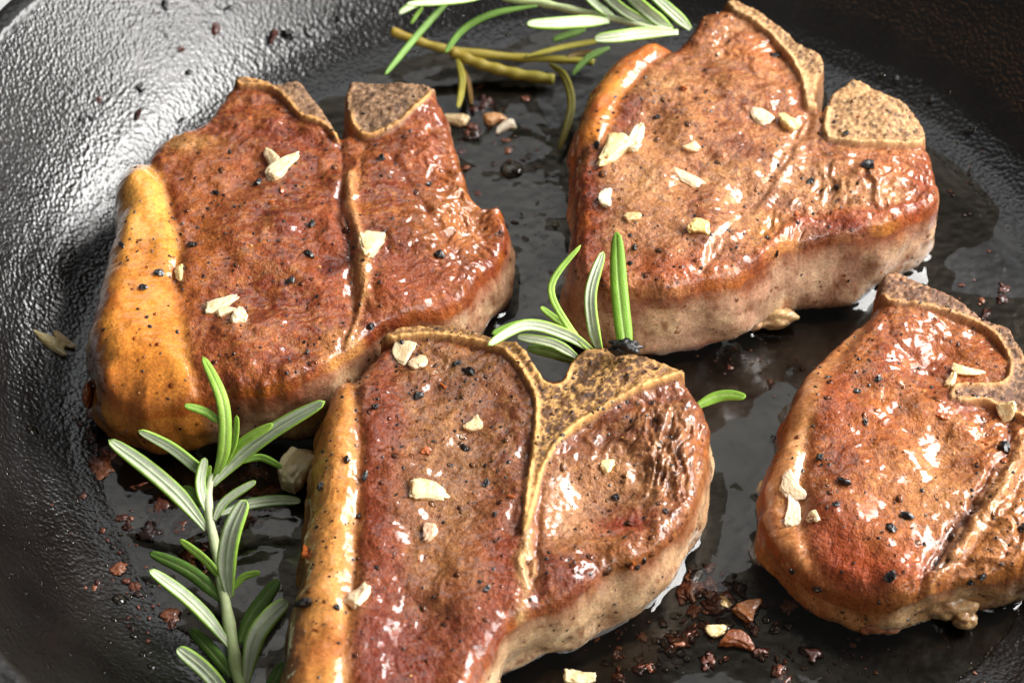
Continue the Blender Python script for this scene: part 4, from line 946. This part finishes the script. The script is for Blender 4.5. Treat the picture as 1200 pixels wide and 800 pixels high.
def sprig(label, crop, stems, leaves, seed, stem_cols=(SG, SW)):  # default stem colours: pale green at the base, whitish at the tip
    x0, y0, k = crop
    X = lambda p: (x0 + p[0] / k, y0 + p[1] / k, p[2])
    b = at(*X(stems[0][0][0])) if stems else at(*X(leaves[0][0][0])); b = np.array([b[0], b[1], 0.02])
    root = empty('rosemary_sprig', b, label, 'rosemary', 'rosemary in the skillet')
    for st in stems:
        pts, r0, r1 = st[:3]; cc = st[3] if len(st) > 3 else stem_cols
        stem(root, b, [X(p) for p in pts], r0, r1, cc[0], cc[1], seed)
    for i, lf in enumerate(leaves):
        pts, wpx, kind = lf[:3]; z = np.mean([p[2] for p in pts])
        leaf(root, b, [X(p) for p in pts], 0.9 * wpx / k / 52.0, kind, seed * 50 + i, lf[3] if len(lf) > 3 else None, lf[4] if len(lf) > 4 else 0.0)
    return root
# front sprig
sprig('fresh rosemary sprig standing upright in oil between two chops and the wall', (0, 400, 2.0),
    [([(572, 840, .35), (556, 770, .4), (542, 690, .5), (530, 620, .6), (516, 540, .7), (500, 460, .85), (490, 400, 1.0), (490, 345, 1.15), (498, 312, 1.25)], .15, .075)],
    [([(503, 322, 1.2), (526, 250, 2.0), (522, 140, 2.85), (475, 34, 3.1)], 32, 'top', G1),
     ([(498, 335, 1.2), (560, 270, 1.6), (650, 202, 2.3), (762, 140, 3.0)], 38, 'under'),
     ([(505, 315, 1.2), (545, 245, 1.9), (555, 173, 2.6)], 19, 'top', G1),
     ([(498, 318, 1.1), (462, 296, 1.3), (400, 248, 1.8), (324, 208, 2.4)], 32, 'under'),
     ([(484, 440, .9), (420, 362, 1.2), (340, 292, 1.5), (254, 230, 1.7)], 42, 'under'),
     ([(488, 405, 1.0), (470, 335, 1.3), (481, 272, 1.6)], 28, 'under'),
     ([(518, 192, 2.5), (480, 164, 2.65), (432, 149, 2.8)], 20, 'top'),
     ([(502, 418, 1.0), (530, 372, 1.2), (600, 327, 1.5)], 22, 'under'),
     ([(516, 404, .9), (580, 382, .8), (650, 372, .8), (706, 374, .8)], 28, 'under', GD),
     ([(538, 600, .65), (530, 520, 1.2), (544, 440, 1.8), (576, 370, 2.2)], 50, 'under'),
     ([(522, 562, .7), (480, 512, 1.0), (420, 464, 1.2)], 21, 'top', G1),
     ([(518, 606, .55), (480, 566, .6), (430, 530, .6), (349, 494, .6)], 34, 'top', GD),
     ([(540, 715, .5), (480, 640, .8), (420, 585, 1.0), (350, 534, 1.2)], 36, 'under'),
     ([(545, 582, .7), (570, 552, .9), (611, 541, 1.0)], 17, 'top', G1),
     ([(562, 705, .45), (590, 640, .5), (652, 555, .6)], 46, 'top', GD),
     ([(576, 800, .4), (596, 700, 1.0), (632, 645, 1.3), (674, 608, 1.5)], 46, 'under'),
     ([(542, 785, .35), (500, 730, .4), (445, 674, .4)], 34, 'top', GD),
     ([(548, 850, .4), (480, 770, .7), (415, 718, .9)], 38, 'under'),
     ([(470, 385, 1.0), (448, 356, 1.1), (424, 344, 1.1)], 30, 'top', GD),
     ([(560, 285, 1.2), (610, 272, 1.2), (662, 296, 1.1)], 18, 'top', G2),
     ([(600, 870, .3), (640, 800, .5), (664, 750, .6)], 34, 'top', GD),
     ([(510, 310, 1.2), (560, 240, 1.9), (640, 193, 2.4)], 26, 'top', G1),
     ([(490, 330, 1.2), (488, 310, 1.3), (492, 290, 1.4)], 14, 'top', G1)], 2)
# middle sprig tucked behind the front chop
sprig('rosemary tuft poking up behind the T-shaped bone of the front chop', (560, 240, 2.856),
    [([(500, 560, 1.2), (450, 540, 1.7), (420, 515, 2.1), (400, 495, 2.4)], .09, .07)],
    [([(392, 505, 2.4), (300, 400, 2.9), (246, 270, 3.2), (345, 134, 3.6)], 26, 'top', G1),
     ([(416, 508, 2.4), (388, 420, 2.8), (378, 290, 3.2), (420, 155, 3.6)], 46, 'under'),
     ([(505, 540, 2.2), (488, 420, 2.7), (470, 250, 3.2), (464, 88, 3.7)], 62, 'top', G2),
     ([(398, 500, 2.4), (300, 436, 2.8), (160, 402, 3.1), (32, 470, 3.1)], 42, 'under', G1),
     ([(336, 512, 2.4), (250, 462, 2.7), (130, 440, 2.8)], 36, 'under', G1),
     ([(330, 430, 2.5), (262, 382, 2.6), (210, 340, 2.7)], 26, 'top', G1),
     ([(390, 492, 2.3), (260, 410, 2.7), (150, 398, 2.8), (45, 432, 2.8)], 34, 'top', G2),
     ([(330, 525, 2.1), (250, 496, 2.2), (165, 478, 2.2)], 40, 'top', GD)], 3)
p0 = at(560 + 490 / 2.856, 240 + 476 / 2.856, 2.95)
W, F = lump((.34, .15, .14), 5, ICO3, 0.75, 2.2)
tag(mesh_obj('charred_scrap', W @ rot((0, -.5, 1), 0.0).T + p0, F, M_PEPPER, None, p0, lin((12, 10, 10)) * np.ones((len(W), 3))), 'charred black scrap clinging to the rosemary tuft above the front chop', 'charred scrap')
# lone leaf
r1 = empty('rosemary_leaf', [*at(815, 478, 0)[:2], 0.02], 'single rosemary leaf poking out behind the front chop toward the right', 'rosemary', 'rosemary in the skillet')
leaf(r1, np.array([*at(815, 478, 0)[:2], 0.02]), [(810, 480, 1.5), (835, 466, 1.6), (855, 462, 1.7), (874, 465, 1.8)], .26, 'top', 77, G2)
# pale sprig on the far side
T7 = (420, 0, 2.857)
sprig('pale fresh rosemary sprig at the top, its tip resting against the tan chop', T7,
    [([(480, -10, 2.4), (600, 8, 2.4), (700, 30, 2.5), (850, 62, 2.6), (980, 95, 2.7), (1050, 104, 2.7)], .11, .07, (SG, SW))],
    [([(840, 70, 2.6), (760, 72, 2.7), (660, 78, 2.8), (562, 80, 2.8)], 56, 'under'),
     ([(1070, 108, 2.7), (950, 112, 2.8), (870, 122, 2.9), (788, 130, 2.9)], 50, 'under'),
     ([(985, 88, 2.7), (890, 36, 2.9), (800, -40, 3.1)], 42, 'under'),
     ([(1050, 100, 2.7), (970, 40, 3.0), (880, -40, 3.2)], 52, 'under'),
     ([(1112, 98, 2.7), (1050, 40, 3.0), (970, -30, 3.2)], 46, 'under'),
     ([(860, 60, 2.6), (800, 20, 2.8), (740, -40, 2.9)], 36, 'under'),
     ([(420, -10, 2.5), (300, 4, 2.6), (160, 14, 2.7)], 32, 'under'),
     ([(600, 18, 2.4), (450, 46, 2.2), (350, 100, 1.9), (290, 178, 1.6)], 28, 'top', GD * 1.3),
     ([(320, -10, 2.4), (250, 60, 2.2), (180, 140, 2.0), (88, 252, 1.8)], 28, 'top', GD * 1.4),
     ([(230, 0, 2.4), (190, 14, 2.4), (136, 44, 2.4)], 30, 'under'),
     ([(215, 25, 2.2), (195, 50, 2.1), (176, 80, 2.1)], 18, 'top'),
     ([(760, 100, 1.6), (700, 118, 1.5), (650, 135, 1.4)], 30, 'top', GD)], 4)
# cooked olive sprig
OS = (lin((150, 126, 44)), lin((142, 134, 50)))
sprig('limp olive-brown cooked rosemary stalk in oil beneath the pale sprig', T7,
    [([(108, 104, 1.2), (200, 138, 1.0), (300, 166, .8), (500, 190, .5), (650, 198, .4), (790, 208, .35)], .12, .10, OS),
     ([(310, 172, .75), (400, 212, .55), (520, 246, .35), (656, 268, .25)], .14, .15, OS)],
    [([(328, 190, .7), (348, 270, .5), (334, 362, .35)], 28, 'top', OLIVE * 0.8),
     ([(345, 215, .5), (368, 280, .35), (378, 352, .25)], 20, 'top', lin((120, 84, 26))),
     ([(640, 215, .7), (690, 260, .8), (712, 360, .6), (672, 505, .25)], 34, 'top', OLIVE * 0.45),
     ([(560, 188, .6), (680, 158, .7), (810, 136, .8)], 28, 'top', OLIVE * 0.6),
     ([(840, 160, 1.0), (770, 196, .9), (716, 252, .7)], 30, 'top', GD),
     ([(700, 190, .5), (740, 180, .5), (800, 178, .5)], 26, 'top', lin((110, 84, 40)))], 6)
